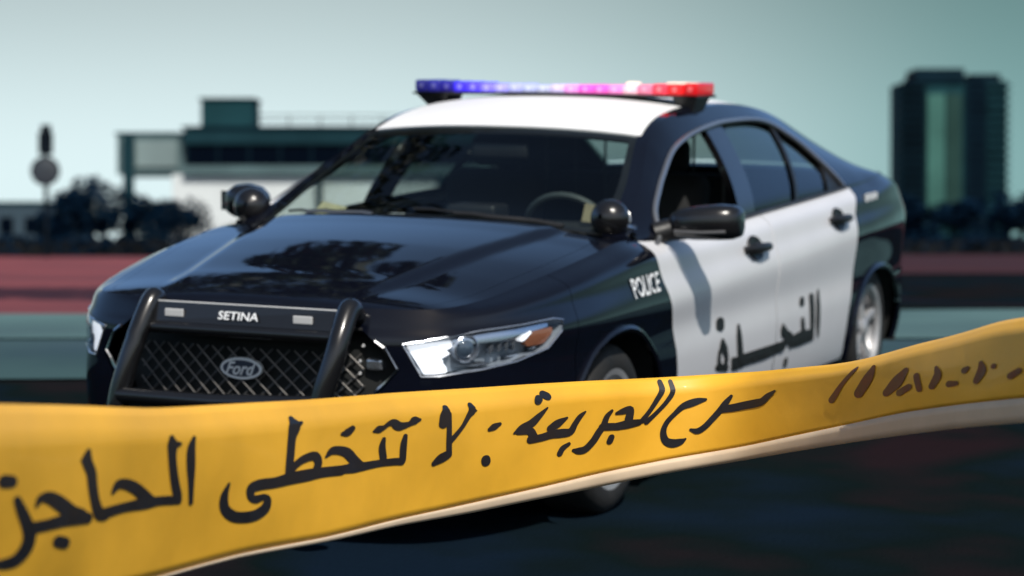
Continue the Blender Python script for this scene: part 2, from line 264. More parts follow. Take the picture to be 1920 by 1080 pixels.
INK=[[[0.0847,0.3717,0.00563,0.0331],[0.09034,0.3741,0.00507,0.03]],[[0.09541,0.4669,0.00338,0.0202],[0.09935,0.5231,0.00451,0.027],[0.10386,0.5871,0.00507,0.0306],[0.10634,0.6503,0.00541,0.0328],[0.10386,0.7096,0.00541,0.0327],[0.0971,0.7576,0.00518,0.031],[0.08921,0.7703,0.00473,0.028],[0.0802,0.7669,0.00338,0.0197]],[[0.11118,0.5064,0.00135,0.0082],[0.11513,0.4708,0.00338,0.0207],[0.12302,0.4717,0.00541,0.0336],[0.13203,0.5086,0.0062,0.039],[0.14105,0.5574,0.0062,0.0395],[0.15006,0.5856,0.0062,0.04],[0.15513,0.604,0.00361,0.0235]],[[0.10724,0.6134,0.00507,0.0308],[0.12076,0.6063,0.00473,0.0293],[0.13428,0.5953,0.00507,0.032],[0.15513,0.5967,0.00473,0.0308]],[[0.13034,0.6984,0.00496,0.0311],[0.13541,0.7101,0.00496,0.0313]],[[0.15682,0.2411,0.00203,0.0132],[0.15513,0.2922,0.00451,0.0293],[0.15851,0.3557,0.00451,0.0295],[0.15964,0.4299,0.00428,0.0281],[0.16189,0.5126,0.00428,0.0282],[0.16584,0.5821,0.00507,0.0336],[0.17034,0.5891,0.00507,0.0339]],[[0.15119,0.2912,0.00158,0.0102],[0.1557,0.2776,0.00394,0.0257]],[[0.16554,0.5837,0.00403,0.0267],[0.17198,0.5802,0.00443,0.0297],[0.18808,0.5616,0.00403,0.0277],[0.20419,0.5533,0.00483,0.0342],[0.21626,0.5475,0.00386,0.028],[0.23116,0.5583,0.0037,0.0275]],[[0.17681,0.4761,0.00129,0.0087],[0.18164,0.4338,0.0037,0.0252],[0.18808,0.4313,0.00443,0.0305],[0.19614,0.4577,0.00483,0.0337],[0.20419,0.5077,0.00483,0.0342],[0.21063,0.5406,0.00322,0.0231]],[[0.22512,0.1769,0.00201,0.0148],[0.22593,0.219,0.00419,0.0308],[0.22593,0.2901,0.00338,0.0249],[0.22713,0.3804,0.00338,0.025],[0.22915,0.472,0.00354,0.0262],[0.23116,0.5343,0.00338,0.0251],[0.23237,0.5719,0.00209,0.0156]],[[0.22593,0.2219,0.00386,0.0285],[0.23172,0.2205,0.00193,0.0144]],[[0.24364,0.1904,0.00161,0.0122],[0.24122,0.2617,0.00354,0.0268],[0.24122,0.3653,0.00362,0.0274],[0.24163,0.4572,0.00266,0.0201],[0.24203,0.5493,0.00209,0.0159],[0.24219,0.5922,0.00193,0.0147]],[[0.27283,0.5172,0.00124,0.01],[0.26928,0.5935,0.00337,0.0268],[0.27017,0.6727,0.00372,0.0297],[0.27681,0.7344,0.00425,0.0344],[0.28567,0.7567,0.00461,0.0378],[0.29453,0.7541,0.00461,0.0382],[0.30162,0.7193,0.00425,0.0356],[0.30383,0.6627,0.00292,0.0246],[0.30073,0.6403,0.00266,0.0222],[0.29453,0.6474,0.00337,0.028],[0.29054,0.6242,0.00283,0.0234],[0.29143,0.5703,0.00425,0.0352],[0.29896,0.5531,0.00461,0.0385],[0.31047,0.5527,0.00443,0.0375],[0.32288,0.5388,0.00496,0.0427],[0.33705,0.532,0.00496,0.0434],[0.34945,0.5273,0.00425,0.0378],[0.36522,0.5358,0.00407,0.0371]],[[0.32775,0.1228,0.00221,0.0192],[0.32863,0.1732,0.00487,0.0422],[0.32598,0.2555,0.00354,0.0306],[0.3242,0.361,0.00337,0.029],[0.32243,0.466,0.00337,0.0289],[0.32199,0.5264,0.00337,0.0289]],[[0.32863,0.177,0.00425,0.0368],[0.33483,0.1527,0.00106,0.0093]],[[0.32376,0.4826,0.00266,0.0229],[0.32996,0.4355,0.00292,0.0254],[0.33705,0.4079,0.00337,0.0295],[0.34414,0.4032,0.00372,0.0329],[0.34662,0.4528,0.00337,0.0298],[0.34458,0.5055,0.0031,0.0274]],[[0.35298,0.4203,0.0009,0.0081],[0.35813,0.3839,0.00309,0.0279],[0.36393,0.3859,0.00354,0.0322],[0.37037,0.4124,0.00399,0.0366],[0.37552,0.4732,0.00386,0.0357],[0.38068,0.526,0.00354,0.033]],[[0.32979,0.538,0.00386,0.0335],[0.34203,0.5238,0.00354,0.0312],[0.3562,0.529,0.00335,0.0301],[0.36908,0.5315,0.00374,0.0342],[0.37552,0.5298,0.00451,0.0417],[0.38196,0.5341,0.00361,0.0337],[0.39485,0.5307,0.00296,0.0282],[0.40773,0.5365,0.00296,0.0288],[0.41288,0.5452,0.00296,0.029]],[[0.36683,0.2675,0.00155,0.0141],[0.37069,0.2621,0.00309,0.0284],[0.37488,0.2343,0.00232,0.0214]],[[0.39948,0.3469,0.00161,0.0154],[0.39807,0.4097,0.00271,0.0259],[0.39871,0.4908,0.0029,0.0277]],[[0.41623,0.3442,0.0018,0.0177],[0.41469,0.4151,0.00271,0.0265],[0.41385,0.534,0.00271,0.0265]],[[0.39163,0.2784,0.00097,0.0091],[0.39549,0.2679,0.00296,0.0282],[0.4,0.255,0.0018,0.0173],[0.40322,0.2341,0.00193,0.0186],[0.40709,0.2294,0.00322,0.0312],[0.41095,0.2592,0.00374,0.0364],[0.41481,0.2604,0.0029,0.0284],[0.41997,0.2496,0.00213,0.021],[0.42383,0.2278,0.00335,0.0333],[0.42783,0.2252,0.00129,0.0129]],[[0.44928,0.1464,0.00225,0.0234],[0.44863,0.2092,0.00451,0.0467],[0.44638,0.2802,0.00361,0.0372]],[[0.45134,0.2052,0.00225,0.0235],[0.45121,0.319,0.00213,0.0221],[0.45089,0.4393,0.00232,0.0241],[0.45089,0.5465,0.00232,0.0241]],[[0.44895,0.5469,0.00354,0.0367],[0.44412,0.5694,0.00374,0.0384],[0.43897,0.6008,0.00213,0.0217]],[[0.46989,0.1406,0.00206,0.0221],[0.47053,0.1897,0.00309,0.0333],[0.46731,0.2348,0.00213,0.0227],[0.46216,0.3183,0.00167,0.0178],[0.45636,0.3859,0.00193,0.0203],[0.45185,0.4339,0.00213,0.0221]],[[0.47053,0.1897,0.00271,0.0291],[0.47388,0.193,0.00077,0.0084]],[[0.48406,0.374,0.00167,0.0184],[0.48792,0.3546,0.00271,0.03],[0.49275,0.3348,0.00142,0.0158]],[[0.48006,0.636,0.00374,0.0409],[0.48032,0.6541,0.00374,0.0409]],[[0.52464,0.1631,0.0029,0.0344],[0.52593,0.1376,0.0029,0.0345]],[[0.53076,0.1038,0.00322,0.0387],[0.53301,0.1215,0.00322,0.0389]],[[0.50403,0.4385,0.0009,0.0103],[0.51047,0.4006,0.0029,0.0335],[0.5182,0.3712,0.00335,0.0392],[0.52464,0.3121,0.00258,0.0306],[0.53205,0.2353,0.00077,0.0093]],[[0.50725,0.4363,0.00193,0.0222],[0.51691,0.437,0.00322,0.0376],[0.52013,0.4954,0.00354,0.0417]],[[0.51755,0.521,0.00322,0.0377],[0.52657,0.518,0.00309,0.0368],[0.53559,0.503,0.00335,0.0406],[0.54332,0.5049,0.00361,0.0445],[0.55105,0.5029,0.00309,0.0387],[0.55491,0.4286,0.00245,0.0309],[0.55878,0.3613,0.00213,0.0271],[0.56296,0.3165,0.0009,0.0116]],[[0.5343,0.4422,0.0029,0.0351],[0.54074,0.4016,0.00335,0.0411],[0.54815,0.3573,0.00103,0.0128]],[[0.54203,0.7046,0.00245,0.0301],[0.54461,0.6585,0.00232,0.0287],[0.54976,0.6253,0.00155,0.0193]],[[0.5533,0.6976,0.00129,0.0162],[0.55749,0.7129,0.00271,0.0344],[0.56329,0.7081,0.00296,0.0381],[0.56973,0.6381,0.00296,0.0386],[0.57424,0.5536,0.00296,0.039],[0.5781,0.4836,0.00271,0.0359],[0.58068,0.3933,0.00232,0.031],[0.58454,0.334,0.00129,0.0173]],[[0.57746,0.4954,0.00296,0.0393],[0.59098,0.5186,0.00296,0.0404]],[[0.58357,0.6658,0.00271,0.0363],[0.58486,0.6294,0.00271,0.0364]],[[0.57681,0.5007,0.0029,0.0384],[0.58776,0.5125,0.00296,0.0402],[0.59742,0.5056,0.00361,0.0499],[0.60709,0.5003,0.00271,0.0383]],[[0.62576,0.0501,0.00206,0.0304],[0.62609,0.1455,0.00245,0.0362],[0.62126,0.263,0.00219,0.032],[0.61546,0.3856,0.00193,0.0279],[0.60966,0.4866,0.00232,0.033]],[[0.63414,0.0531,0.0018,0.0271],[0.63491,0.175,0.00219,0.0329],[0.62963,0.2932,0.00193,0.0288],[0.6219,0.4052,0.0018,0.0264],[0.61353,0.5074,0.00219,0.0314]],[[0.58841,0.3676,0.00129,0.0175],[0.5942,0.3495,0.00271,0.0372],[0.59968,0.3394,0.00271,0.0376],[0.59871,0.4409,0.00361,0.0501]],[[0.5839,0.6643,0.00258,0.0346],[0.58486,0.6315,0.00258,0.0347]],[[0.66248,0.3134,0.00116,0.0182],[0.65604,0.3234,0.00271,0.0421],[0.6496,0.3432,0.00322,0.0496],[0.64316,0.3723,0.00271,0.0412],[0.63671,0.4494,0.00213,0.0321],[0.63027,0.5442,0.00219,0.0327],[0.62757,0.6535,0.00258,0.0382],[0.62963,0.7637,0.00296,0.0442],[0.63543,0.8108,0.00348,0.0524],[0.64187,0.8063,0.00271,0.0412],[0.64573,0.7808,0.0009,0.0138]],[[0.64992,0.6733,0.00116,0.0179],[0.65539,0.7031,0.00245,0.0381],[0.66119,0.6654,0.00258,0.0405],[0.66763,0.5773,0.00258,0.0409],[0.67407,0.4768,0.00271,0.0434],[0.67858,0.3916,0.00271,0.0438],[0.68309,0.3051,0.00142,0.0231]],[[0.67536,0.4637,0.00296,0.0477],[0.68502,0.461,0.00322,0.0527],[0.69469,0.4474,0.00335,0.0557],[0.70242,0.4396,0.00335,0.0566],[0.70757,0.4255,0.00296,0.0505],[0.71208,0.3652,0.00245,0.0421],[0.71755,0.3094,0.00116,0.0202]],[[0.76473,0.5668,0.00282,0.0541],[0.77375,0.3445,0.0018,0.0352],[0.78502,0.1463,0.00135,0.0261]],[[0.78727,0.5482,0.00406,0.0782],[0.79516,0.3563,0.00428,0.082],[0.79967,0.2048,0.0018,0.0344]],[[0.81094,0.6449,0.00338,0.0631],[0.81996,0.5207,0.00518,0.095],[0.82672,0.3886,0.00248,0.0449]],[[0.82222,0.6959,0.00293,0.0535],[0.83011,0.6435,0.00271,0.0486]],[[0.83912,0.7002,0.00248,0.0438],[0.8363,0.5019,0.00248,0.044]],[[0.84983,0.6912,0.00282,0.0488],[0.85434,0.5588,0.00338,0.058],[0.85265,0.4371,0.00135,0.0233]],[[0.86392,0.7029,0.00271,0.0454],[0.86955,0.7112,0.00203,0.0334]],[[0.87632,0.5576,0.00271,0.0435],[0.87857,0.5381,0.0018,0.0288]],[[0.88646,0.7213,0.00271,0.042],[0.89041,0.602,0.00383,0.0587],[0.88928,0.5033,0.0018,0.0277]],[[0.89999,0.5702,0.00225,0.0342]],[[0.91464,0.7171,0.00293,0.044],[0.9214,0.6621,0.00248,0.037]]]
DOOR_STROKES=[[[0.3786,0.5767,-0.0397,-0.0041,0.0012,-0.0132],[0.3812,0.5525,-0.0395,-0.0042,0.002,-0.0131]],[[0.3584,0.501,-0.0148,-0.0016,-0.0001,-0.0049],[0.3456,0.4714,-0.0391,-0.0044,-0.0024,-0.013],[0.2997,0.4272,-0.021,-0.0025,-0.0018,-0.007],[0.3032,0.3813,-0.0223,-0.0027,-0.0025,-0.0075]],[[0.386,0.4619,-0.0151,-0.0017,-0.0009,-0.005],[0.3897,0.4271,-0.0174,-0.0021,-0.0014,-0.0058],[0.3735,0.3898,-0.024,-0.0029,-0.0024,-0.0081]],[[0.3828,0.3927,-0.0393,-0.0048,-0.004,-0.0132],[0.306,0.3834,-0.0401,-0.0049,-0.0045,-0.0134]],[[0.1637,0.5385,-0.0129,-0.0013,0.0006,-0.0042],[0.1561,0.4931,-0.0265,-0.0029,-0.0007,-0.0087],[0.1361,0.4368,-0.0305,-0.0035,-0.0022,-0.01],[0.1079,0.3684,-0.0324,-0.0039,-0.0038,-0.0106]],[[-0.6967,0.4775,-0.0187,-0.0019,-0.0008,-0.0055],[-0.7228,0.4125,-0.0272,-0.0029,-0.0024,-0.0081]],[[-0.6931,0.5628,-0.0287,-0.0027,0.0011,-0.0084],[-0.6899,0.54,-0.0283,-0.0027,0.0015,-0.0083]],[[-0.8327,0.5652,-0.0294,-0.0027,0.0007,-0.0085],[-0.8382,0.5022,-0.0298,-0.0029,-0.0002,-0.0086],[-0.8581,0.4057,-0.0254,-0.0028,-0.0026,-0.0074]],[[-0.9352,0.5792,-0.011,-0.001,-0.0001,-0.0032],[-0.9297,0.5325,-0.023,-0.0022,0.001,-0.0066],[-0.9388,0.4328,-0.024,-0.0025,-0.0018,-0.0069],[-0.9568,0.3712,-0.0116,-0.0013,-0.0014,-0.0033]],[[-0.5097,0.3204,-0.023,-0.0027,-0.0041,-0.0071],[-0.5078,0.2955,-0.0232,-0.0028,-0.0045,-0.0071]]]
DOOR_SHAPES=[[[0.2402,0.4166],[0.1516,0.4098],[0.0976,0.4143],[-0.0948,0.4123],[-0.4546,0.4092],[-0.4875,0.3845],[-0.4458,0.3625],[-0.1834,0.3555],[0.103,0.3605],[0.1554,0.3542],[0.2239,0.3626]],[[-0.3904,0.4712],[-0.4127,0.4877],[-0.4953,0.4448],[-0.5492,0.4313],[-0.5656,0.418],[-0.7056,0.4261],[-0.8767,0.4116],[-0.8957,0.36],[-0.6774,0.3571],[-0.5339,0.3619],[-0.5204,0.3807],[-0.4745,0.3859],[-0.4541,0.4111],[-0.3978,0.4363]]]
# ================================================================== materials
M_ = {}
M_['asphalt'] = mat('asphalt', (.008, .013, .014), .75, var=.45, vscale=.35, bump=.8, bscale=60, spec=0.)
M_['teal_pave'] = mat('teal_paving', (.080, .145, .142), .7, var=.35, vscale=.3, bump=.2, bscale=40, spec=.12)
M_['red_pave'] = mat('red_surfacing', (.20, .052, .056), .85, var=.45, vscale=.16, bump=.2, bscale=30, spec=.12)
M_['red_dull'] = mat('dull_red_surfacing', (0.0450, 0.0126, 0.0144), .85, var=.3, vscale=.12, spec=.12)  # darker red for the right-hand strip
M_['foliage'] = mat('dark_foliage', (0.003, 0.013, 0.030), .8, var=.5, vscale=.8, spec=0.03)
M_['bark'] = mat('dark_bark', (.010, .012, .014), .9, var=.3, vscale=5, spec=.12)
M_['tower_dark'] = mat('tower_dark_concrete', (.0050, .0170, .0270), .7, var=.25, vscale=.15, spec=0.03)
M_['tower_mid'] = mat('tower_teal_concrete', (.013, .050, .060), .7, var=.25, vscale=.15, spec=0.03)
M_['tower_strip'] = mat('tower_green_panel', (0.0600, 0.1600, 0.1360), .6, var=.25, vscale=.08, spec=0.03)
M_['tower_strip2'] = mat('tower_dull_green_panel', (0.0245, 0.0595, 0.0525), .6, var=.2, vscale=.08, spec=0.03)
M_['glass_far'] = mat('dark_window_glass', (.0010, .0030, .0080), .15, spec=0.03)
M_['fascia'] = mat('teal_fascia', (0.0108, 0.0372, 0.0480), .6, var=.15, vscale=.3, spec=0.03)
M_['soffit'] = mat('pale_edge_beam', (.10, .16, .17), .6, var=.15, vscale=.3, spec=.12)
M_['pale_block'] = mat('pale_teal_render', (0.0900, 0.1530, 0.1620), .7, var=.15, vscale=.3)
M_['pale_panel'] = mat('grey_render', (.20, .27, .27), .7, var=.15, vscale=.3)
M_['slate'] = mat('slate_render', (0.0495, 0.0765, 0.0990), .7, var=.15, vscale=.2, spec=0.03)
M_['steel_dark'] = mat('dark_painted_steel', (0.0060, 0.0100, 0.0150), .5, var=.2, vscale=3, spec=0.03)
M_['sign_grey'] = mat('weathered_sign_grey', (.028, .04, .052), .6, var=.25, vscale=2)
# ground colour: large faint blue and red patches paint in its shadows and reflections
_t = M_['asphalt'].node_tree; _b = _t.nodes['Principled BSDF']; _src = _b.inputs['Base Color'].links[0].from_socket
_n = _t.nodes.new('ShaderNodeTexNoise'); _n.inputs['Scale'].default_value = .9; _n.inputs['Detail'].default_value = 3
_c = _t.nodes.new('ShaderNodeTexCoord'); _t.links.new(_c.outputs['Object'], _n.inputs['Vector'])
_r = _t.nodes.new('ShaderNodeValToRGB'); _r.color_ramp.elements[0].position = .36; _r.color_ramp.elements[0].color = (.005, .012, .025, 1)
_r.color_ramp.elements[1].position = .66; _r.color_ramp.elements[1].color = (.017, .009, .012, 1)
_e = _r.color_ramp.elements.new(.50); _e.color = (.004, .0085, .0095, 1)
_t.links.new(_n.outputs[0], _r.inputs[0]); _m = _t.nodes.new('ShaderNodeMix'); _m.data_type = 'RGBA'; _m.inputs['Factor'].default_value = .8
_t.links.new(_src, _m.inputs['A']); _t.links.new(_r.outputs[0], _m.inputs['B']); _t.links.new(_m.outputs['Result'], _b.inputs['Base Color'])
# ================================================================== ground
CARM = Matrix(((-0.40357360382284546, 0.9149199198755176, 0.00706303846920438),
               (-0.912020883532624, -0.4016539438953532, -0.08301817483949121),
               (-0.07311808461531846, -0.039945582587877226, 0.9965230033139737))).to_4x4()
PN = CARM.to_3x3().col[2].copy()
CREST = 0.245
def ground_z(x, y):
    p = -(PN.x*max(min(x, 9), -9) + PN.y*max(y, -16))/PN.z
    w = .02; d = p-CREST
    return CREST+.5*(d-math.sqrt(d*d+w*w))
def axis_samples(fine0, fine1, step, far):
    a = [fine0+step*i for i in range(int((fine1-fine0)/step)+1)]
    lo, hi = [], []; s = step*2; x = a[0]
    while x > -far: x -= s; s *= 1.5; lo.append(x)
    s = step*2; x = a[-1]
    while x < far: x += s; s *= 1.5; hi.append(x)
    return lo[::-1]+a+hi
def sheet(name, xs, ys, m, dz=0., shape=None):
    V = []; F = []; nx = len(xs)
    for y in ys:
        for x in xs:
            X, Y = (x, y) if shape is None else shape(x, y)
            if name != 'ground': Y += .35*noise.noise(Vector((X*.55, Y*.02, 3.3)))*(1+max(Y, 0)*.05)
            V.append((X, Y, ground_z(X, Y)+dz))
    for j in range(len(ys)-1):
        for i in range(nx-1): F.append((j*nx+i, j*nx+i+1, (j+1)*nx+i+1, (j+1)*nx+i))
    return mesh(name, V, F, m, smooth=True)
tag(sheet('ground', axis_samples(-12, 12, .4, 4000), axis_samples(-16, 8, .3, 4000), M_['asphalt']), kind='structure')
lin = lambda a, b, n: [a+(b-a)*i/n for i in range(n+1)]
tag(sheet('pavement', lin(-60, 60, 240), lin(0, 1, 4), M_['teal_pave'], .018, lambda x, t: (x, 3.9*(1-t)+(8.8 if x < 0 else min(8.8+x*.27, 12))*t)), kind='structure')
M_['dark_pave'] = mat('dark_teal_paving', (.035, .07, .07), .6, var=.4, vscale=.5, spec=.15)  # mid-dark strip between the pale paving and the black ground
tag(sheet('dark_pavement', lin(-40, 40, 100), lin(1.6, 3.8, 14), M_['dark_pave'], .012), kind='structure')
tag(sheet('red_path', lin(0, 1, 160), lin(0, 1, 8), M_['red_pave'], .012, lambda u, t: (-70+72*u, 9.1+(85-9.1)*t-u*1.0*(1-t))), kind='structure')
tag(sheet('dull_red_path', lin(0, 1, 10), lin(0, 1, 6), M_['red_dull'], .012, lambda u, t: (5+60*u, 34+(100-34)*t)), kind='structure')
# ================================================================== background
def foliage(name, c, rad, n, size, seed, parent, lumps=7, flat=.25):
    r = random.Random(seed); V = []; F = []
    L = [(Vector((r.uniform(-.6, .6)*rad[0], r.uniform(-.6, .6)*rad[1], r.uniform(-.45, .55)*rad[2])), r.uniform(.35, .62)) for _ in range(lumps)]
    L.append((Vector((0, 0, 0)), .7))
    for i in range(n):
        o, k = L[r.randrange(len(L))]
        d = Vector((r.gauss(0, 1), r.gauss(0, 1), r.gauss(0, 1))).normalized()*(r.random()**.45)
        p = Vector(c)+o+Vector((d.x*rad[0]*k, d.y*rad[1]*k, d.z*rad[2]*k))
        a = Vector((r.gauss(0, 1), r.gauss(0, 1), r.gauss(0, 1))).normalized()*size*r.uniform(.5, 1.2)
        b = a.cross(Vector((r.gauss(0, 1), r.gauss(0, 1), r.gauss(0, 1)))).normalized()*size*r.uniform(.3, .8)
        m = len(V); V += [p-a, p+b, p+a, p-b]; F.append((m, m+1, m+2, m+3))
    return mesh(name, [v[:] for v in V], F, M_['foliage'], parent)
def bush(x, y, w, h, seed, label, n=1700, name='bush', cat='bush', group='dark bushes along the far edge of the ground', trunk=.25):
    root = empty(name, (x, y, CREST)); tag(root, label, cat, group)
    foliage('crown', (0, 0, h*(.5+trunk*.3)), (w/2*1.15, w/2, h*.5), n, max(w, h)*.05, seed, root)
    t = MB(); r = random.Random(seed+1)
    t.tube([(0, 0, -.05), (.1*w*.2, 0, h*.3), (-.05*w, 0, h*.6)], [w*.035+.05, w*.025+.04, .04], 7)
    for k in range(4):
        q = r.uniform(0, 6.28); t.tube([(0, 0, h*.2), (math.cos(q)*w*.15, math.sin(q)*w*.15, h*.4), (math.cos(q)*w*.3, math.sin(q)*w*.3, h*.62)], [.07, .05, .02], 5)
    t.build('trunk', M_['bark'], root, True); return root
bush(-26.4, 140, 5.2, 4.6, 11, 'tallest dark bush at the left, rounded top rising beside the signpost')
bush(-23.2, 143, 3.6, 3.7, 12, 'dark bush between the tallest left bush and the smaller one beside the car')
bush(-20.8, 139, 3.6, 3.3, 13, 'dark bush sloping down towards the car hood at the left')
bush(-30.2, 150, 3.4, 2.7, 14, 'low dark bush at the far left edge behind the signpost')
bush(-17.6, 142, 3.0, 2.0, 15, 'small low dark bush just left of the far car mirror')
bush(23.8, 136, 4.4, 3.3, 21, 'dark bush at the foot of the tower beside the car tail')
bush(27.0, 138, 3.8, 3.1, 22, 'dark bush in front of the middle of the tower')
bush(30.6, 135, 4.4, 3.9, 23, 'tallest right-hand dark bush at the picture edge beside the tower')
bush(20.4, 141, 4.0, 2.6, 24, 'low dark bush partly behind the car tail')
bush(-12.5, 142, 4.2, 2.1, 25, 'low dark bush seen behind the passenger side of the car')
# low hedges
def hedge(x0, x1, y, h, seed, label):
    root = empty('low_hedge', ((x0+x1)/2, y, CREST)); tag(root, label, 'hedge')
    hw = (x1-x0)/2; r = random.Random(seed); V = []; F = []
    for i in range(5200):
        p = Vector((r.uniform(-hw, hw), r.uniform(-.7, .7), 0)); hh = h*(.85+.2*noise.noise(Vector((p.x*.6, seed, 0))))
        p.z = hh*(r.random()**.7)
        a = Vector((r.gauss(0, 1), r.gauss(0, 1), r.gauss(0, 1))).normalized()*.13; b = a.cross(Vector((r.gauss(0, 1), r.gauss(0, 1), r.gauss(0, 1)))).normalized()*.1
        m = len(V); V += [p-a, p+b, p+a, p-b]; F.append((m, m+1, m+2, m+3))
    mesh('foliage', [v[:] for v in V], F, M_['foliage'], root)
    MB().box((-hw, -.5, -.05), (hw, .5, h*.7)).build('branches', M_['bark'], root)
hedge(-38, -8, 96, .95, 5, 'long low dark hedge behind the red surfacing at the left')
hedge(16, 52, 112, 1.0, 6, 'long low dark hedge behind the dull red strip at the right')
# sign on post
sp = empty('round_sign_post', (-17.55, 79.8, CREST)); tag(sp, 'dark post with a round grey sign and a narrow dark panel above it, far left', 'road sign')
MB().tube([(0, 0, -.1), (0, 0, 4.5)], .09, 10).build('post', M_['steel_dark'], sp, True)
MB().lathe([(0, 0), (0, .50), (.02, .535), (.05, .535), (.06, 0)], (0, -.18, 3.25), 'y', 40).build('sign_disc', M_['sign_grey'], sp, True)
MB().lathe([(-.01, .49), (-.02, .535), (.0, .55), (.05, .55)], (0, -.18, 3.25), 'y', 40).build('sign_rim', M_['steel_dark'], sp, True)
MB().box((-.27, -.16, 3.86), (.27, .02, 4.72), .05).build('upper_panel', M_['steel_dark'], sp)
MB().box((-.17, -.2, 4.72), (.20, .05, 4.98), .04).build('lamp_head', M_['steel_dark'], sp)
# elevated building
eb = empty('elevated_building', (-24, 246, CREST)); tag(eb, 'long dark building raised on columns, teal roof band, rooftop box and railing', 'building')
def ebx(name, a, b, m): return MB().box((a[0]+24, a[1]-246, a[2]-CREST), (b[0]+24, b[1]-246, b[2]-CREST)).build(name, M_[m], eb)
ebx('roof_band', (-34.3, 240, 11.1), (2, 254, 12.7), 'fascia'); ebx('roof_edge', (-34.5, 239.8, 12.7), (2.2, 254.2, 12.95), 'tower_dark')
ebx('wall', (-34.2, 240.5, 8.85), (2, 253.5, 11.1), 'tower_dark'); ebx('edge_beam', (-34.3, 240, 7.95), (2, 254, 8.85), 'soffit')
ebx('wing', (-41.4, 241, 7.95), (-34.3, 253, 12.1), 'pale_block'); ebx('wing_parapet', (-41.6, 240.8, 12.1), (-34.52, 253.2, 12.35), 'fascia')
ebx('wing_panel', (-39.4, 240.7, 8.7), (-35.1, 241, 11.5), 'pale_panel')
for i in range(11):
    x = -34.0+i*3.25
    ebx('window_pane', (x+.12, 240.3, 8.95), (x+3.13, 240.5, 11.0), 'glass_far')
    ebx('mullion', (x-.1, 240.15, 8.86), (x+.1, 240.5, 11.09), 'tower_dark')
ebx('rooftop_box', (-32.6, 241, 12.95), (-27.1, 247, 15.75), 'tower_mid'); ebx('rooftop_cap', (-32.8, 240.8, 15.75), (-26.9, 247.2, 15.95), 'tower_dark')
for i in range(9):
    x = -26.6+i*3.25
    if x < 1.5: MB().tube([(x+24, -5.6, 12.95-CREST), (x+24, -5.6, 14.1-CREST)], .07, 6).build('railing_post', M_['steel_dark'], eb)
for z in (14.1, 13.55): MB().tube([(-2.6, -5.6, z-CREST), (25.6, -5.6, z-CREST)], .06, 6).build('handrail', M_['steel_dark'], eb)
M_['white_wall'] = mat('white_wall_render', (.72, .76, .76), .7, var=.06, vscale=.2)
ebx('ground_floor_wall', (-35.6, 240.8, CREST), (1.6, 241.2, 7.95), 'white_wall')
for x in (-40.1, -20.2, -7.5): ebx('column', (x-(.55 if x < -30 else .32), 240.2, CREST), (x+(.55 if x < -30 else .32), 240.78, 12.0 if x < -30 else 7.95), 'fascia')
for x in (-20.2, -7.5): ebx('column', (x-.32, 252.0, CREST), (x+.32, 252.6, 7.95), 'fascia')
# slate block at the far left
sb = empty('low_building', (-58, 262, CREST)); tag(sb, 'low slate grey building at the left picture edge behind the bushes', 'building')
MB().box((-9, -5, 0), (9.3, 5, 4.9)).build('wall', M_['slate'], sb); MB().box((-9.2, -5.2, 4.9), (9.5, 5.2, 5.15)).build('roof', M_['tower_mid'], sb)
for i in range(6): MB().box((-7.5+i*2.8, -5.06, 1.6), (-6+i*2.8, -4.98, 3.4)).build('window', M_['glass_far'], sb)
# tower
tw = empty('tower_block', (129, 700, CREST)); tag(tw, 'tall dark high-rise with a pale green central strip and stacked balconies, far right', 'tower')
def tbx(name, a, b, m): return MB().box((a[0]-129, a[1]-700, a[2]-CREST), (b[0]-129, b[1]-700, b[2]-CREST)).build(name, M_[m], tw)
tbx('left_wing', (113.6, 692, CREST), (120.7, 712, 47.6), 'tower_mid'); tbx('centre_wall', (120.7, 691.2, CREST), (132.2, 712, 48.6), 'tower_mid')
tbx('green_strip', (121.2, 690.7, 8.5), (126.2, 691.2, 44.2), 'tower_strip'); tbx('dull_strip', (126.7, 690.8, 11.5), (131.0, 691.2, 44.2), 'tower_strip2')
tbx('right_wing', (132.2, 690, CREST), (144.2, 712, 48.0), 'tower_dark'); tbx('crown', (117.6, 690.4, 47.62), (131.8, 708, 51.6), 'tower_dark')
tbx('plant_room', (134, 694, 48.0), (143, 706, 50.2), 'tower_dark')
for i in range(18):
    z = 5.0+i*2.42
    tbx('balcony', (112.7, 689.9, z), (120.6, 692, z+.95), 'tower_dark')
    tbx('window', (114.2, 691.8, z+1.0), (120.2, 692, z+2.35), 'glass_far')
    tbx('balcony', (138.2, 689.0, z), (145.1, 690, z+.8), 'tower_mid')
    tbx('window', (133, 689.8, z+.9), (137.6, 690, z+2.2), 'glass_far')

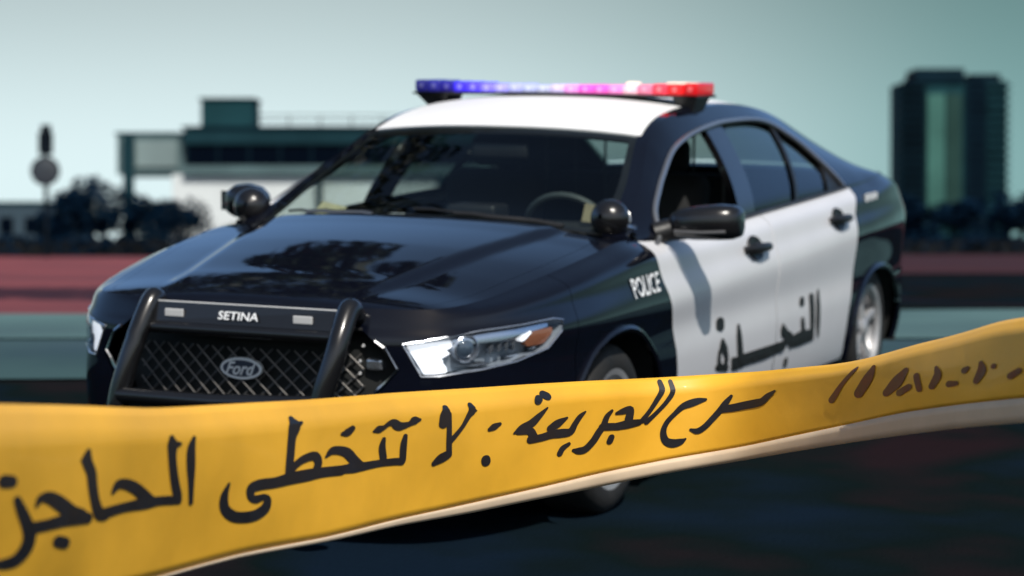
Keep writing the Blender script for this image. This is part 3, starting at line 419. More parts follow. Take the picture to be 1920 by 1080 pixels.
# tall tree left of the frame: its branches are the dark shapes mirrored on the hood
tr = empty('tall_tree', (-8.0, 9.0, CREST)); tag(tr, 'tall leafy tree beside the car whose branches mirror as dark shapes on the hood', 'tree')
t_ = MB(); t_.tube([(0, 0, -.1), (.1, 0, 2.5), (.5, .1, 4.6), (1.2, 0, 6.6)], [.28, .22, .18, .12], 10)
for a in ((3.2, .4, 6.2), (4.9, -.2, 7.2), (2.6, 1.4, 8.6), (4.4, .6, 9.6), (-1.2, .3, 7.4), (7.2, .3, 10.4)): t_.tube([(.5, .1, 4.6), (a[0]*.5, a[1]*.5, (4.6+a[2])/2+.3), a], [.13, .08, .03], 7)
t_.build('trunk', M_['bark'], tr, True)
rr = random.Random(4); V = []; F = []
cl = [(3.0, 0, 6.0, 1.1), (4.6, .3, 7.0, 1.3), (2.0, .6, 7.8, 1.4), (5.8, 0, 6.2, .8), (3.6, .8, 9.2, 1.5), (.6, 0, 7.2, 1.3), (-.6, .4, 8.6, 1.4), (6.6, .2, 7.9, .8), (1.6, .4, 9.8, 1.3), (5.6, .5, 9.2, 1.1), (1.4, -.2, 5.5, .7), (6.8, .4, 10.2, 1.1), (4.8, .6, 10.8, 1.2)]
for i in range(7500):
    c_ = cl[rr.randrange(len(cl))]; d = Vector((rr.gauss(0, 1), rr.gauss(0, 1), rr.gauss(0, 1))).normalized()*(rr.random()**.5)*c_[3]*1.18
    p = Vector(c_[:3])+Vector((d.x*1.1, d.y*1.2, d.z*.7)); a = Vector((rr.gauss(0, 1), rr.gauss(0, 1), rr.gauss(0, 1))).normalized()*.16; b = a.cross(Vector((rr.gauss(0, 1), rr.gauss(0, 1), rr.gauss(0, 1)))).normalized()*.08
    m = len(V); V += [p-a, p+b, p+a, p-b]; F.append((m, m+1, m+2, m+3))
mesh('crown', [v[:] for v in V], F, mat('tree_leaves', (.02, .035, .018), .6, var=.4, vscale=2), tr)
# ================================================================== car materials
M_['navy'] = mat('midnight_blue_paint', (.0035, .0045, .0095),   .35, coat=1., var=.06, vscale=30, spec=.0)
M_['white'] = mat('white_paint', (.69, .69, .71), .38, coat=.25, var=.03, vscale=3, bump=.012, bscale=3)
M_['white_roof'] = mat('white_roof_paint', (.85, .85, .85), .45, coat=.0, spec=.3)
M_['black'] = mat('black_plastic', (.010, .010, .011), .45, var=.2, vscale=8)
M_['blackgloss'] = mat('black_powder_coat', (.008, .008, .009), .25, coat=.5, var=.1, vscale=12)
M_['trim'] = mat('dark_cabin_trim', (.010, .011, .011), .8, var=.3, vscale=6)
M_['seat'] = mat('dark_seat_cloth', (.016, .017, .018), .9, var=.3, vscale=12)
M_['rubber'] = mat('tyre_rubber', (.013, .013, .013), .8, var=.25, vscale=10, bump=.2, bscale=50)
M_['alloy'] = mat('grey_wheel_alloy', (.42, .42, .43), .4, metal=.4, var=.15, vscale=10)
M_['alloy_dark'] = mat('dark_grey_trim', (.09, .09, .095), .4)
M_['chrome'] = mat('chrome', (.55, .56, .58), .18, metal=1.)
M_['chrome_dull'] = mat('satin_window_trim', (.35, .36, .38), .35, metal=.8)
M_['mesh'] = mat('grille_mesh_metal', (.17, .16, .15), .45, metal=.6)
M_['white_plain'] = mat('white_lettering', (.86, .87, .88), .4)
M_['black_ink'] = mat('black_lettering', (.012, .011, .010), .5, var=.2, vscale=20)
M_['reflector'] = mat('glowing_headlight_reflector', (.88, .90, .92), .25, coat=.5, emit=(.95, .97, 1.), es=.75)  # emission added for the blown-white sun glare on the reflector
M_['housing'] = mat('grey_headlight_housing', (.30, .34, .38), .4, metal=.35)
M_['housing_l'] = mat('bright_headlight_strip', (.6, .63, .68), .25, metal=.9)
M_['amber'] = mat('amber_lens', (.27, .10, .05), .25, coat=.6)
M_['projector'] = mat('projector_glass', (.06, .085, .115), .08, coat=1.)
M_['headlens'] = glass_mat('headlight_lens', (.95, .97, 1.), 1.35, .02)
M_['screen'] = glass_mat('windscreen_glass', (.78, .85, .83), 1.38, .0)
M_['tint'] = glass_mat('tinted_side_glass', (.30, .36, .35), 1.4, .0)
M_['tint_front'] = glass_mat('dark_front_side_glass', (.25, .27, .27), 1.15, .0)
M_['taillight'] = mat('tail_lamp_lens', (.22, .06, .04), .25, coat=.6)
M_['silver'] = mat('silver_label', (.55, .55, .55), .4)
def lens(name, c, e, s): return mat(name, c, .2, coat=.5, emit=e, es=s)
M_['lb_navy'] = lens('dark_blue_lens', (.02, .02, .18), (.02, .02, .2), .3)
M_['lb_blue'] = lens('blue_lens', (.03, .02, .6), (.04, .02, .75), .8)
M_['lb_lilac'] = lens('lilac_lens', (.5, .5, .8), (.5, .48, .85), .55)
M_['lb_clear'] = lens('clear_lens', (.8, .85, .85), (.75, .8, .85), .45)
M_['lb_magenta'] = lens('magenta_lens', (.6, .05, .4), (.75, .07, .45), .9)
M_['lb_pink'] = lens('pink_lens', (.8, .4, .5), (.95, .45, .55), .6)
M_['lb_red'] = lens('red_lens', (.6, .01, .02), (.80, .01, .02), .5)
M_['lb_warm'] = lens('warm_lamp', (.9, .7, .55), (1., .75, .6), .8)
M_['paper'] = mat('yellow_paper', (.40, .37, .23), .8, var=.15, vscale=20)
M_['hand_tan'] = mat('tan_hand_shape', (.22, .18, .11), .8, var=.15, vscale=20)
# ================================================================== clipping tools
def to_tris(G, Nm, *attrs):
    r, c = G.shape[:2]
    V = np.concatenate([G.reshape(-1, 3), Nm.reshape(-1, 3)]+[a.reshape(-1, 1) for a in attrs], 1)
    i = np.arange(r*c).reshape(r, c); a = i[:-1, :-1].ravel(); b = i[:-1, 1:].ravel(); d = i[1:, :-1].ravel(); e = i[1:, 1:].ravel()
    return V, np.vstack([np.c_[a, b, e], np.c_[a, e, d]])
def clip(V, F, val):
    ins = val > 0; cnt = ins[F].sum(1); keep = F[cnt == 3]; cross = F[(cnt == 1) | (cnt == 2)]
    newV = []; cache = {}; n0 = len(V)
    def cut(a, b):
        k = (a, b) if a < b else (b, a)
        if k not in cache:
            t = val[k[0]]/(val[k[0]]-val[k[1]]); t = min(max(t, .0005), .9995)
            newV.append(V[k[0]]*(1-t)+V[k[1]]*t); cache[k] = n0+len(newV)-1
        return cache[k]
    out = []
    for f in cross.tolist():
        q = []
        for j in range(3):
            a, b = f[j], f[(j+1) % 3]
            if ins[a]: q.append(a)
            if ins[a] != ins[b]: q.append(cut(a, b))
        for j in range(1, len(q)-1): out.append((q[0], q[j], q[j+1]))
    V2 = np.vstack([V]+([np.array(newV)] if newV else []))
    F2 = np.vstack([keep.reshape(-1, 3)]+([np.array(out)] if out else []))
    if not len(F2): return V2[:0], F2
    u, inv_ = np.unique(F2, return_inverse=True); return V2[u], inv_.reshape(F2.shape)
def psdf(P, x, z):
    """signed distance to polygon, + inside"""
    P = np.asarray(P, float); d = np.full(x.shape, 1e9); s = np.zeros(x.shape, int)
    for i in range(len(P)):
        a = P[i]; b = P[(i+1) % len(P)]; e = b-a
        wx, wz = x-a[0], z-a[1]; t = np.clip((wx*e[0]+wz*e[1])/(e@e), 0, 1)
        d = np.minimum(d, np.hypot(wx-e[0]*t, wz-e[1]*t))
        c = ((a[1] <= z) & (b[1] > z)) | ((b[1] <= z) & (a[1] > z))
        with np.errstate(divide='ignore', invalid='ignore'):
            xi = a[0]+(z-a[1])/(e[1] if e[1] else 1e-12)*e[0]
        s += (c & (x < xi)).astype(int)
    return np.where(s % 2 == 1, d, -d)
def chaikin(P, n=2):
    P = np.asarray(P, float)
    for _ in range(n):
        Q = np.roll(P, -1, 0); P = np.stack([.75*P+.25*Q, .25*P+.75*Q], 1).reshape(-1, 2)
    return P
def ell(x, z, c): return (np.sqrt(((x-c[0])/c[2])**2+((z-c[1])/c[3])**2)-1)*min(c[2], c[3])
def part(name, V, F, m, parent, thick=.012, off=0., label=None):
    P = V[:, :3]+V[:, 3:6]*off; Nn = V[:, 3:6]
    # orient faces with the normals
    fn = np.cross(P[F[:, 1]]-P[F[:, 0]], P[F[:, 2]]-P[F[:, 0]])
    F = np.where(((fn*Nn[F[:, 0]]).sum(1) < 0)[:, None], F[:, ::-1], F)
    nv = len(P); Vs = [P]; Ns = [Nn]; Fs = F.tolist()
    if thick:
        e = np.vstack([F[:, [0, 1]], F[:, [1, 2]], F[:, [2, 0]]]); k = np.sort(e, 1)
        _, idx, c = np.unique(k, axis=0, return_index=True, return_counts=True); bd = e[idx[c == 1]]
        used = np.unique(bd); mp = {int(v): i for i, v in enumerate(used)}; m_ = len(used)
        Vs += [P[used], P[used]-Nn[used]*thick]; cen = P.mean(0)
        dn = P[used]-cen; dn -= (dn*Nn[used]).sum(1)[:, None]*Nn[used]; dn /= np.linalg.norm(dn, axis=1)[:, None]+1e-9
        Ns += [dn, dn]
        for a, b in bd.tolist(): Fs.append((nv+mp[b], nv+mp[a], nv+m_+mp[a], nv+m_+mp[b]))
    o = mesh(name, np.vstack(Vs), Fs, m, parent, True, np.vstack(Ns))
    if label: o['label'] = label
    return o
car = empty('police_car'); car.matrix_world = CARM
tag(car, 'black and white police saloon with blue and red roof lights and front push bumper', 'police car')
# ================================================================== lower body
WV, WF = to_tris(WG, WN, np.repeat(WS[None], NR, 0))
wx, wy, wz, ws = WV[:, 0], WV[:, 1], WV[:, 2], WV[:, 6]
S_FEND = 1.34; GAP = .0035
FA = (1.42, .30, .40, .350); RA = (-1.95, .275, .45, .325)
HL = [(.575, .692), (.70, .706), (.85, .727), (1.03, .735), (1.20, .742), (1.245, .728), (1.235, .695), (1.16, .640), (1.0, .618), (.845, .603), (.70, .590), (.645, .590)]
GR = [(-.44, .735), (.44, .735), (.50, .69), (.565, .62), (.50, .55), (.46, .47), (-.46, .47), (-.50, .55), (-.565, .62), (-.50, .69)]
LI = chaikin([(-.55, .36), (.55, .36), (.48, .23), (-.48, .23)], 2)
FD = [(1.03, 1.3), (1.03, .93), (1.012, .88), (.994, .79), (.959, .72), (.914, .635), (.870, .52), (.850, .428), (.84, .30), (.84, .215), (-.335, .215), (-.335, 1.3)]
RD = [(-.346, 1.3), (-.346, .215), (-1.45, .215), (-1.43, .30), (-1.44, .42), (-1.50, .56), (-1.515, .634), (-1.535, .76), (-1.58, .877), (-1.66, .95), (-1.71, 1.0), (-1.75, 1.3)]
TL = chaikin([(-2.52, .98), (-2.53, .80), (-2.62, .74), (-3.2, .74), (-3.2, .93), (-2.8, .975)], 1)
as_ = np.abs(ws); sidez = as_ > S_FEND
def sub(masks, V=None, F=None):
    """clip the lower body by a list of functions of (x, z, |s|, s)"""
    V_, F_ = (WV, WF) if V is None else (V, F)
    for fn in masks:
        V_, F_ = clip(V_, F_, fn(V_[:, 0], V_[:, 2], np.abs(V_[:, 6]), V_[:, 6]))
    return V_, F_
side = {'L': lambda x, z, a, s: s, 'R': lambda x, z, a, s: -s}
# bumper cover with grille, headlight and intake openings
V_, F_ = sub([lambda x, z, a, s: S_FEND-GAP/2-a, lambda x, z, a, s: -psdf(GR, s, z), lambda x, z, a, s: -(psdf(HL, a, z)+.003), lambda x, z, a, s: -psdf(LI, s, z), lambda x, z, a, s: z-.17])
part('bumper_cover', V_, F_, M_['navy'], car, .02)
HV = {}
for sd_ in 'LR':
    sg = 1 if sd_ == 'L' else -1
    # fender (with the strip beside the hood, added below)
    V_, F_ = sub([side[sd_], lambda x, z, a, s: a-S_FEND-GAP/2, lambda x, z, a, s: -(psdf(FD, x, z)+GAP), lambda x, z, a, s: x-.84, lambda x, z, a, s: ell(x, z, FA), lambda x, z, a, s: -(psdf(HL, a, z)+.003), lambda x, z, a, s: z-.20])
    HV[sd_] = (V_, F_)
    V_, F_ = sub([side[sd_], lambda x, z, a, s: psdf(FD, x, z), lambda x, z, a, s: a-S_FEND]); fd = part('front_door', V_, F_, M_['white'], car, .02)
    V_, F_ = sub([side[sd_], lambda x, z, a, s: psdf(RD, x, z), lambda x, z, a, s: ell(x, z, RA), lambda x, z, a, s: a-S_FEND]); rdo = part('rear_door', V_, F_, M_['white'], car, .02)
    V_, F_ = sub([side[sd_], lambda x, z, a, s: 2.0-x, lambda x, z, a, s: a-1.9, lambda x, z, a, s: -(psdf(FD, x, z)+GAP), lambda x, z, a, s: -(psdf(RD, x, z)+GAP), lambda x, z, a, s: .212-z, lambda x, z, a, s: .84-x, lambda x, z, a, s: x+1.5]); part('rocker_panel', V_, F_, M_['navy'], car, .02)
    V_, F_ = sub([side[sd_], lambda x, z, a, s: -(psdf(RD, x, z)+GAP), lambda x, z, a, s: -1.40-x, lambda x, z, a, s: ell(x, z, RA), lambda x, z, a, s: -(psdf(TL, x, z)+.003), lambda x, z, a, s: np.maximum(x+2.45, z-.62), lambda x, z, a, s: z-.2]); part('rear_quarter_panel', V_, F_, M_['navy'], car, .02)
    V_, F_ = sub([side[sd_], lambda x, z, a, s: psdf(TL, x, z), lambda x, z, a, s: np.abs(-1)*(5.93-a)]); part('tail_light', V_, F_, M_['taillight'], car, .02)
    # dark inner door skins
    V_, F_ = sub([side[sd_], lambda x, z, a, s: 1.0-x, lambda x, z, a, s: x+1.5, lambda x, z, a, s: z-.3, lambda x, z, a, s: a-S_FEND]); part('inner_door_trim', V_, F_, M_['trim'], car, 0, -.045)
    # arch lips and wells
    for c, x0 in ((FA, 'front'), (RA, 'rear')):
        pts = []
        for k in range(37):
            q = math.radians(-18+216*k/36); x = c[0]+math.cos(q)*(c[2]+.006); z = c[1]+math.sin(q)*(c[3]+.006)
            if z < .19: continue
            pts.append((x, sg*(side_y(x, z)+.002), z))
        MB().tube(pts, .014, 6).build('wheel_arch_lip', M_['navy'], car, True)
        V2 = []; F2 = []
        for k in range(25):
            q = math.radians(-15+210*k/24)
            for y in (.60, .925): V2.append((c[0]+math.cos(q)*(c[2]+.004), sg*y, c[1]+math.sin(q)*(c[3]+.004)))
        for k in range(24): F2.append((2*k, 2*k+1, 2*k+3, 2*k+2))
        n_ = len(V2); V2 += [(c[0]+math.cos(math.radians(-15+210*k/24))*c[2], sg*.60, c[1]+math.sin(math.radians(-15+210*k/24))*c[3]) for k in range(25)]
        F2.append(tuple(range(n_, n_+25)))
        mesh('wheel_well', V2, F2, M_['trim'], car)
# rear bumper and its upper panel
V_, F_ = sub([lambda x, z, a, s: -2.45-x-.004, lambda x, z, a, s: .616-z, lambda x, z, a, s: z-.2]); part('rear_bumper', V_, F_, M_['navy'], car, .02)
V_, F_ = sub([lambda x, z, a, s: a-5.935]); V_, F_ = clip(V_, F_, V_[:, 2]-.62); part('boot_panel', V_, F_, M_['navy'], car, .02)
# dark bodies behind the skins
MB().box((-2.7, -.60, .17), (2.1, .60, .36)).build('underbody', M_['trim'], car)
MB().box((1.12, -.60, .36), (2.10, .60, .80)).box((2.1, -.42, .40), (2.36, .42, .76)).build('engine_bay', M_['trim'], car)
MB().box((-2.75, -.60, .36), (-1.75, .60, .90)).build('boot_lining', M_['trim'], car)
# ------------------------------------------------------------------ hood, cowl, deck
def smooth(t): t = np.clip(t, 0, 1); return t*t*(3-2*t)
def top_surface(C, nv, crown, ridge):
    v = np.linspace(1, -1, nv)[None]; ye = C[:, 1:2]
    G = np.zeros((len(C), nv, 3)); G[..., 0] = C[:, 0:1]; G[..., 1] = ye*v
    cr_ = crown*np.clip(ye/.80, 0, 1)**1.6
    G[..., 2] = C[:, 2:3]+cr_*(1-np.abs(v)**2.2)
    if ridge:
        x = G[..., 0]; yb = .36+.24*(2.42-x)/1.27
        G[..., 2] += ridge*(1-smooth((np.abs(G[..., 1])-yb)/.07+.5))*smooth((2.40-x)/.25)
    return G, np.repeat(v, len(C), 0)
iC = TOP[TOP[:, 0] > .93]
# resample with finer spacing near the nose
tt = np.linspace(0, 1, 150)**1.35; iC = np.stack([np.interp(tt*(len(iC)-1), np.arange(len(iC)), iC[:, k]) for k in range(3)], 1)
HG, Hv = top_surface(iC, 81, .058, .016)
HN = grid_normals(HG); HN = np.where(HN[..., 2:3] < 0, -HN, HN)
hV, hF = to_tris(HG, HN, Hv)
cowl_x = lambda V: V[:, 0]-(1.155+.05*(1-V[:, 6]**2))
V_, F_ = clip(hV, hF, cowl_x(hV)); V1, F1 = clip(V_, F_, .925-GAP/1.6-np.abs(V_[:, 6])); part('hood', V1, F1, M_['navy'], car, .02)
V2_, F2_ = clip(hV, hF, np.abs(hV[:, 6])-.925)
V2_, F2_ = clip(V2_, F2_, V2_[:, 0]-.95)
for sd_ in 'LR':
    sg = 1 if sd_ == 'L' else -1; Va, Fa = clip(V2_, F2_, V2_[:, 6]*sg); Vb, Fb = HV[sd_]
    part('front_fender', np.vstack([Vb, Va]), np.vstack([Fb, Fa+len(Vb)]), M_['navy'], car, .012)
V_, F_ = clip(hV, hF, -cowl_x(hV)-.004); V_, F_ = clip(V_, F_, .925-np.abs(V_[:, 6])); part('cowl_panel', V_, F_, M_['black'], car, .0, -.018)
dC = TOP[TOP[:, 0] < -2.15]; DG, Dv = top_surface(dC, 61, .035, 0)
DN = grid_normals(DG); DN = np.where(DN[..., 2:3] < 0, -DN, DN); dV, dF = to_tris(DG, DN, Dv); part('boot_lid', dV, dF, M_['navy'], car, .01)
# ------------------------------------------------------------------ greenhouse
TG, Tu, Tv = top_grid(); TN = grid_normals(TG); TN = np.where(TN[..., 2:3] < 0, -TN, TN)
tV, tF = to_tris(TG, TN, Tu, Tv); W_ = .925
def tclip(a, b, w0, w1):
    V_, F_ = clip(tV, tF, tV[:, 6]-a); V_, F_ = clip(V_, F_, b-V_[:, 6]); V_, F_ = clip(V_, F_, np.abs(V_[:, 7])-w0); return clip(V_, F_, w1-np.abs(V_[:, 7]))
part('windshield', *tclip(.02, 3.98, -1, W_), M_['screen'], car, 0)
V_, F_ = tclip(.02, 3.98, -1, W_); V_, F_ = clip(V_, F_, np.maximum(np.maximum(V_[:, 6]-3.78, .22-V_[:, 6]), (np.abs(V_[:, 7])-.885)*3)); part('windshield_border', V_, F_, M_['black'], car, 0, -.004)
part('roof', *tclip(4.02, 10.3, -1, .945), M_['white_roof'], car, .01, .001)
for lo, hi in ((-2, -.925), (.925, 2)):
    pass
V_, F_ = tclip(0, 13, W_+.0, 2)
Vq, Fq = clip(V_, F_, np.maximum(np.maximum(4.0-V_[:, 6], V_[:, 6]-10.32), np.abs(V_[:, 7])-.948))
RV, RFc = Vq, Fq
part('rear_window', *tclip(10.45, 12.9, -1, W_), M_['tint'], car, 0)
V_, F_ = tclip(10.32, 10.45, -1, W_); part('rear_header', V_, F_, M_['navy'], car, .01)
part('headliner', *tclip(3.9, 10.5, -1, 1.1), M_['trim'], car, 0, -.03)
SNL = grid_normals(SG); SNL = np.where(SNL[..., 1:2] < 0, -SNL, SNL)
WIN = [(.86, .935), (.753, 1.019), (.60, 1.090), (.47, 1.144), (.254, 1.227), (.05, 1.272), (-.11, 1.294), (-.25, 1.307), (-.46, 1.320), (-.70, 1.323), (-.877, 1.321), (-1.02, 1.312), (-1.147, 1.290), (-1.28, 1.24), (-1.376, 1.19), (-1.46, 1.12), (-1.54, 1.05), (-1.60, 1.0)]
bz_ = lambda x: belt_at(x)[1]+.014
WPOLY = WIN+[(x, float(bz_(x))) for x in np.linspace(-1.62, .88, 16)]
def wclip(V, F, lo, hi):
    """lo/hi = lines ((x at top z=1.3), (x at z=.98)) bounding a pane in x"""
    fx = lambda V_, l: V_[:, 0]-(l[0]+(l[1]-l[0])*(1.3-V_[:, 2])/.32)
    if lo: V, F = clip(V, F, fx(V, lo))
    if hi: V, F = clip(V, F, -fx(V, hi))
    return V, F
for sd_ in 'LR':
    sg = 1 if sd_ == 'L' else -1
    G = SG*[1, sg, 1]; Nn = SNL*[1, sg, 1]; gV, gF = to_tris(G, Nn)
    inn = psdf(WPOLY, gV[:, 0], gV[:, 2])
    V_, F_ = clip(gV, gF, -inn); Va, Fa = clip(RV, RFc, RV[:, 7]*sg); pad = np.zeros((len(V_), 2))
    part('body_side_frame', np.vstack([np.c_[V_, pad], Va]), np.vstack([F_, Fa+len(V_)]), M_['navy'], car, .02)
    part('inner_side_trim', V_, F_, M_['trim'], car, 0, -.035)
    iV, iF = clip(gV, gF, inn)
    B1 = ((-.235, -.10), (-.445, -.30)); 
    V_, F_ = wclip(iV, iF, B1[0], None); 
    if sd_ == 'L': V_, F_ = clip(V_, F_, 1.0-V_[:, 2])          # the driver's window is wound down to a low strip
    part('front_side_window', V_, F_, M_['tint_front'] if sd_ == 'L' else M_['screen'], car, 0, -.014)
    V_, F_ = wclip(iV, iF, B1[1], B1[0]); part('centre_pillar', V_, F_, M_['blackgloss'], car, .03, -.003)
    V_, F_ = wclip(iV, iF, (-1.13, -.86), B1[1]); part('rear_side_window', V_, F_, M_['tint'], car, 0, -.014)
    V_, F_ = wclip(iV, iF, (-1.17, -.90), (-1.13, -.86)); part('quarter_divider', V_, F_, M_['black'], car, .02, -.003)
    V_, F_ = wclip(iV, iF, None, (-1.17, -.90)); V_, F_ = wclip(V_, F_, (-1.62, -1.36), None); part('quarter_window', V_, F_, M_['tint'], car, 0, -.014)
    V_, F_ = wclip(iV, iF, None, (-1.62, -1.36)); part('quarter_panel_infill', V_, F_, M_['black'], car, .02, -.003)
    path = [(.97, .885), (.93, .90)]+[(p[0], p[1]+.004) for p in WIN]
    def gy(x, z):
        ry, rz = rail_at(x); by, bz = belt_at(x); t = min(max((z-bz)/(rz-bz+1e-9), 0), 1); return by+(ry-by)*t**1.25+.018*4*t*(1-t)
    pp = cr(np.array([(x, sg*(gy(x, z)+.006), z) for x, z in path]), 90)
    MB().tube([tuple(p) for p in pp], .0115, 6).build('window_frame_trim', M_['chrome_dull'], car, True)
    pp = [(x, sg*(belt_at(x)[0]+.001), float(bz_(x))-.004) for x in np.linspace(.90, -1.66, 30)]
    MB().tube(pp, .009, 6).build('belt_seal', M_['black'], car, True)
# ------------------------------------------------------------------ headlights
def spatch(poly, sg, off, rnds=0):
    P = chaikin(poly, rnds) if rnds else poly
    V_, F_ = clip(WV, WF, (WV[:, 6]*sg)-.4); V_, F_ = clip(V_, F_, 1.5-V_[:, 6]*sg)
    return clip(V_, F_, psdf(P, V_[:, 6]*sg, V_[:, 2]))
def wpt(s, z, off=0.):
    h = WG[:, NC//2:]; d = (WS[None, NC//2:]-s)**2+(h[..., 2]-z)**2; k = np.unravel_index(np.argmin(d), d.shape)
    return h[k]+WN[:, NC//2:][k]*off, WN[:, NC//2:][k]
for sg in (1, -1):
    V_, F_ = spatch(HL, sg, 0); hp = part('headlight', V_, F_, M_['housing'], car, 0, -.055)
    # bowl side walls
    fl = lambda p: (p[0], sg*p[1], p[2])
    ring = [wpt(s, z) for s, z in chaikin(HL, 1)]
    Vr = [fl(p) for p, n in ring]+[fl(p-n*.056) for p, n in ring]; k_ = len(ring)
    mesh('bowl_wall', Vr, [(i, (i+1) % k_, k_+(i+1) % k_, k_+i) for i in range(k_)], M_['housing'], hp)
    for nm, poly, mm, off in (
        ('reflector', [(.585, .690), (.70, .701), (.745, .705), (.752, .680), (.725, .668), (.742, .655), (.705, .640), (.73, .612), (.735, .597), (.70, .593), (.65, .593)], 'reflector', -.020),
        ('upper_strip', [(.74, .704), (.86, .722), (1.04, .728), (1.18, .734), (1.20, .722), (1.05, .704), (.93, .688), (.78, .684)], 'housing_l', -.018),
        ('turn_signal', [(1.04, .688), (1.10, .710), (1.205, .716), (1.205, .695), (1.16, .656), (1.07, .655)], 'amber', -.018),
        ('lower_strip', [(.74, .612), (.90, .624), (1.02, .634), (1.14, .654), (1.12, .640), (1.0, .624), (.84, .608)], 'housing_l', -.024),
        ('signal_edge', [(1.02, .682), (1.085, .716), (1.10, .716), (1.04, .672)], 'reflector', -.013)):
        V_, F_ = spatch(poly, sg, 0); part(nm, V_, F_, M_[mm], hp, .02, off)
    for j in range(4):
        s0 = .90+j*.034; V_, F_ = spatch([(s0, .680), (s0+.018, .682), (s0+.016, .645), (s0-.002, .643)], sg, 0); part('reflector_rib', V_, F_, M_['housing_l'], hp, .02, -.026)
    p, n = wpt(.805, .664, -.022); p = np.array(fl(p)); n = np.array(fl(n)); n = n/np.linalg.norm(n)
    R_ = Vector(n).to_track_quat('Z', 'Y').to_matrix()
    def place(mb): mb.V = [tuple(Vector(p)+R_@Vector(v)) for v in mb.V]; return mb
    place(MB().lathe([(-.03, .045), (.004, .046), (.008, .041), (.0, .037), (-.02, .036)], (0, 0, 0), 'z', 36)).build('projector_ring', M_['housing_l'], hp, True)
    place(MB().lathe([(.012-.0, .0005), (.0105, .012), (.006, .024), (-.002, .032), (-.012, .037)], (0, 0, 0), 'z', 36)).build('projector_lens', M_['projector'], hp, True)
    V_, F_ = spatch(HL, sg, 0); part('lens', V_, F_, M_['headlens'], hp, .004, -.001)
    pts = [fl(wpt(s, z, .001)[0]) for s, z in HL+HL[:1]]
    MB().tube(pts, .004, 6).build('lens_edge', M_['housing_l'], hp, True)
# ------------------------------------------------------------------ grille
gb = part('grille', *sub([lambda x, z, a, s: psdf(GR, s, z)]), M_['trim'], car, 0, -.055)
x_g = lambda y: 2.452-.12*abs(y)**2*1.6
def gsd(y, z): return float(psdf(GR, np.array([y]), np.array([z]))[0])
for sgn in (1, -1):
    for k in range(-17, 18):
        c0 = k*.062; seg = []
        for t in np.linspace(-.16, .16, 41):
            y = c0+sgn*t*1.08; z = .605+t
            if gsd(y, z) > -.004 and z < .660 and -.42 < y < .44: seg.append((x_g(y)-.004*sgn, y, z))
        if len(seg) > 3: MB().tube([seg[0], seg[len(seg)//2], seg[-1]], .0030, 6).build('grille_bar', M_['mesh'], gb, True)
for sg in (1, -1):
    pts = [(s, z) for s, z in ((.49, .70), (.515, .677), (.563, .62), (.515, .563), (.495, .535))]
    MB().tube([((p := wpt(s, z, .004)[0])[0], sg*p[1], p[2]) for s, z in pts], .006, 6).build('grille_corner_trim', M_['chrome'], gb, True)
    MB().box((2.36, sg*.47-.03, .60), (2.42, sg*.47+.03, .64), .01).build('grille_lamp', M_['housing_l'], gb)
pts = [((p := wpt(abs(s), .733, .0)[0])[0]-.004, math.copysign(p[1], s), p[2]) for s in np.linspace(-.44, .44, 15)]
MB().tube(pts, .008, 6).build('grille_surround', M_['black'], gb, True)
# oval badge
bd_ = MB(); bx, by_, bzz = 2.462, .004, .585
def oval(mb, x, ry, rz, d=.004, n=40):
    V = [(x, by_+math.cos(2*math.pi*k/n)*ry, bzz+math.sin(2*math.pi*k/n)*rz) for k in range(n)]; V += [(x-d, v[1], v[2]) for v in V]
    return mb.add(V, [tuple(range(n)), tuple(range(2*n-1, n-1, -1))]+[(k, k+n, (k+1) % n+n, (k+1) % n) for k in range(n)])
badge = oval(MB(), bx, .078, .036, .014).build('oval_badge', M_['white_plain'], car)
oval(MB(), bx+.0015, .068, .0275, .002).build('badge_field', mat('badge_blue_grey', (.05, .06, .09), .3, coat=.6), badge)
def text_mesh(txt, size=1., shear=0., weight=0.):
    cu = bpy.data.curves.new('t', 'FONT'); cu.body = txt; cu.size = size; cu.shear = shear; cu.offset = weight; cu.resolution_u = 3
    o = bpy.data.objects.new('t', cu); scene.collection.objects.link(o); dg = bpy.context.evaluated_depsgraph_get(); dg.update()
    me = bpy.data.meshes.new_from_object(o.evaluated_get(dg)); V = np.array([v.co[:] for v in me.vertices]); F = [list(p.vertices) for p in me.polygons]
    bpy.data.objects.remove(o); bpy.data.curves.remove(cu); bpy.data.meshes.remove(me)
    V[:, 0] -= V[:, 0].min(); V[:, 1] -= V[:, 1].min(); V[:, 0] /= V[:, 0].max(); V[:, 1] /= V[:, 1].max(); return V, F
tV_, tF_ = text_mesh('Ford', shear=.45, weight=.02)
mesh('badge_script', [(bx+.003, by_-.058+v[0]*.116, bzz-.022+v[1]*.044) for v in tV_], tF_, M_['white_plain'], badge)
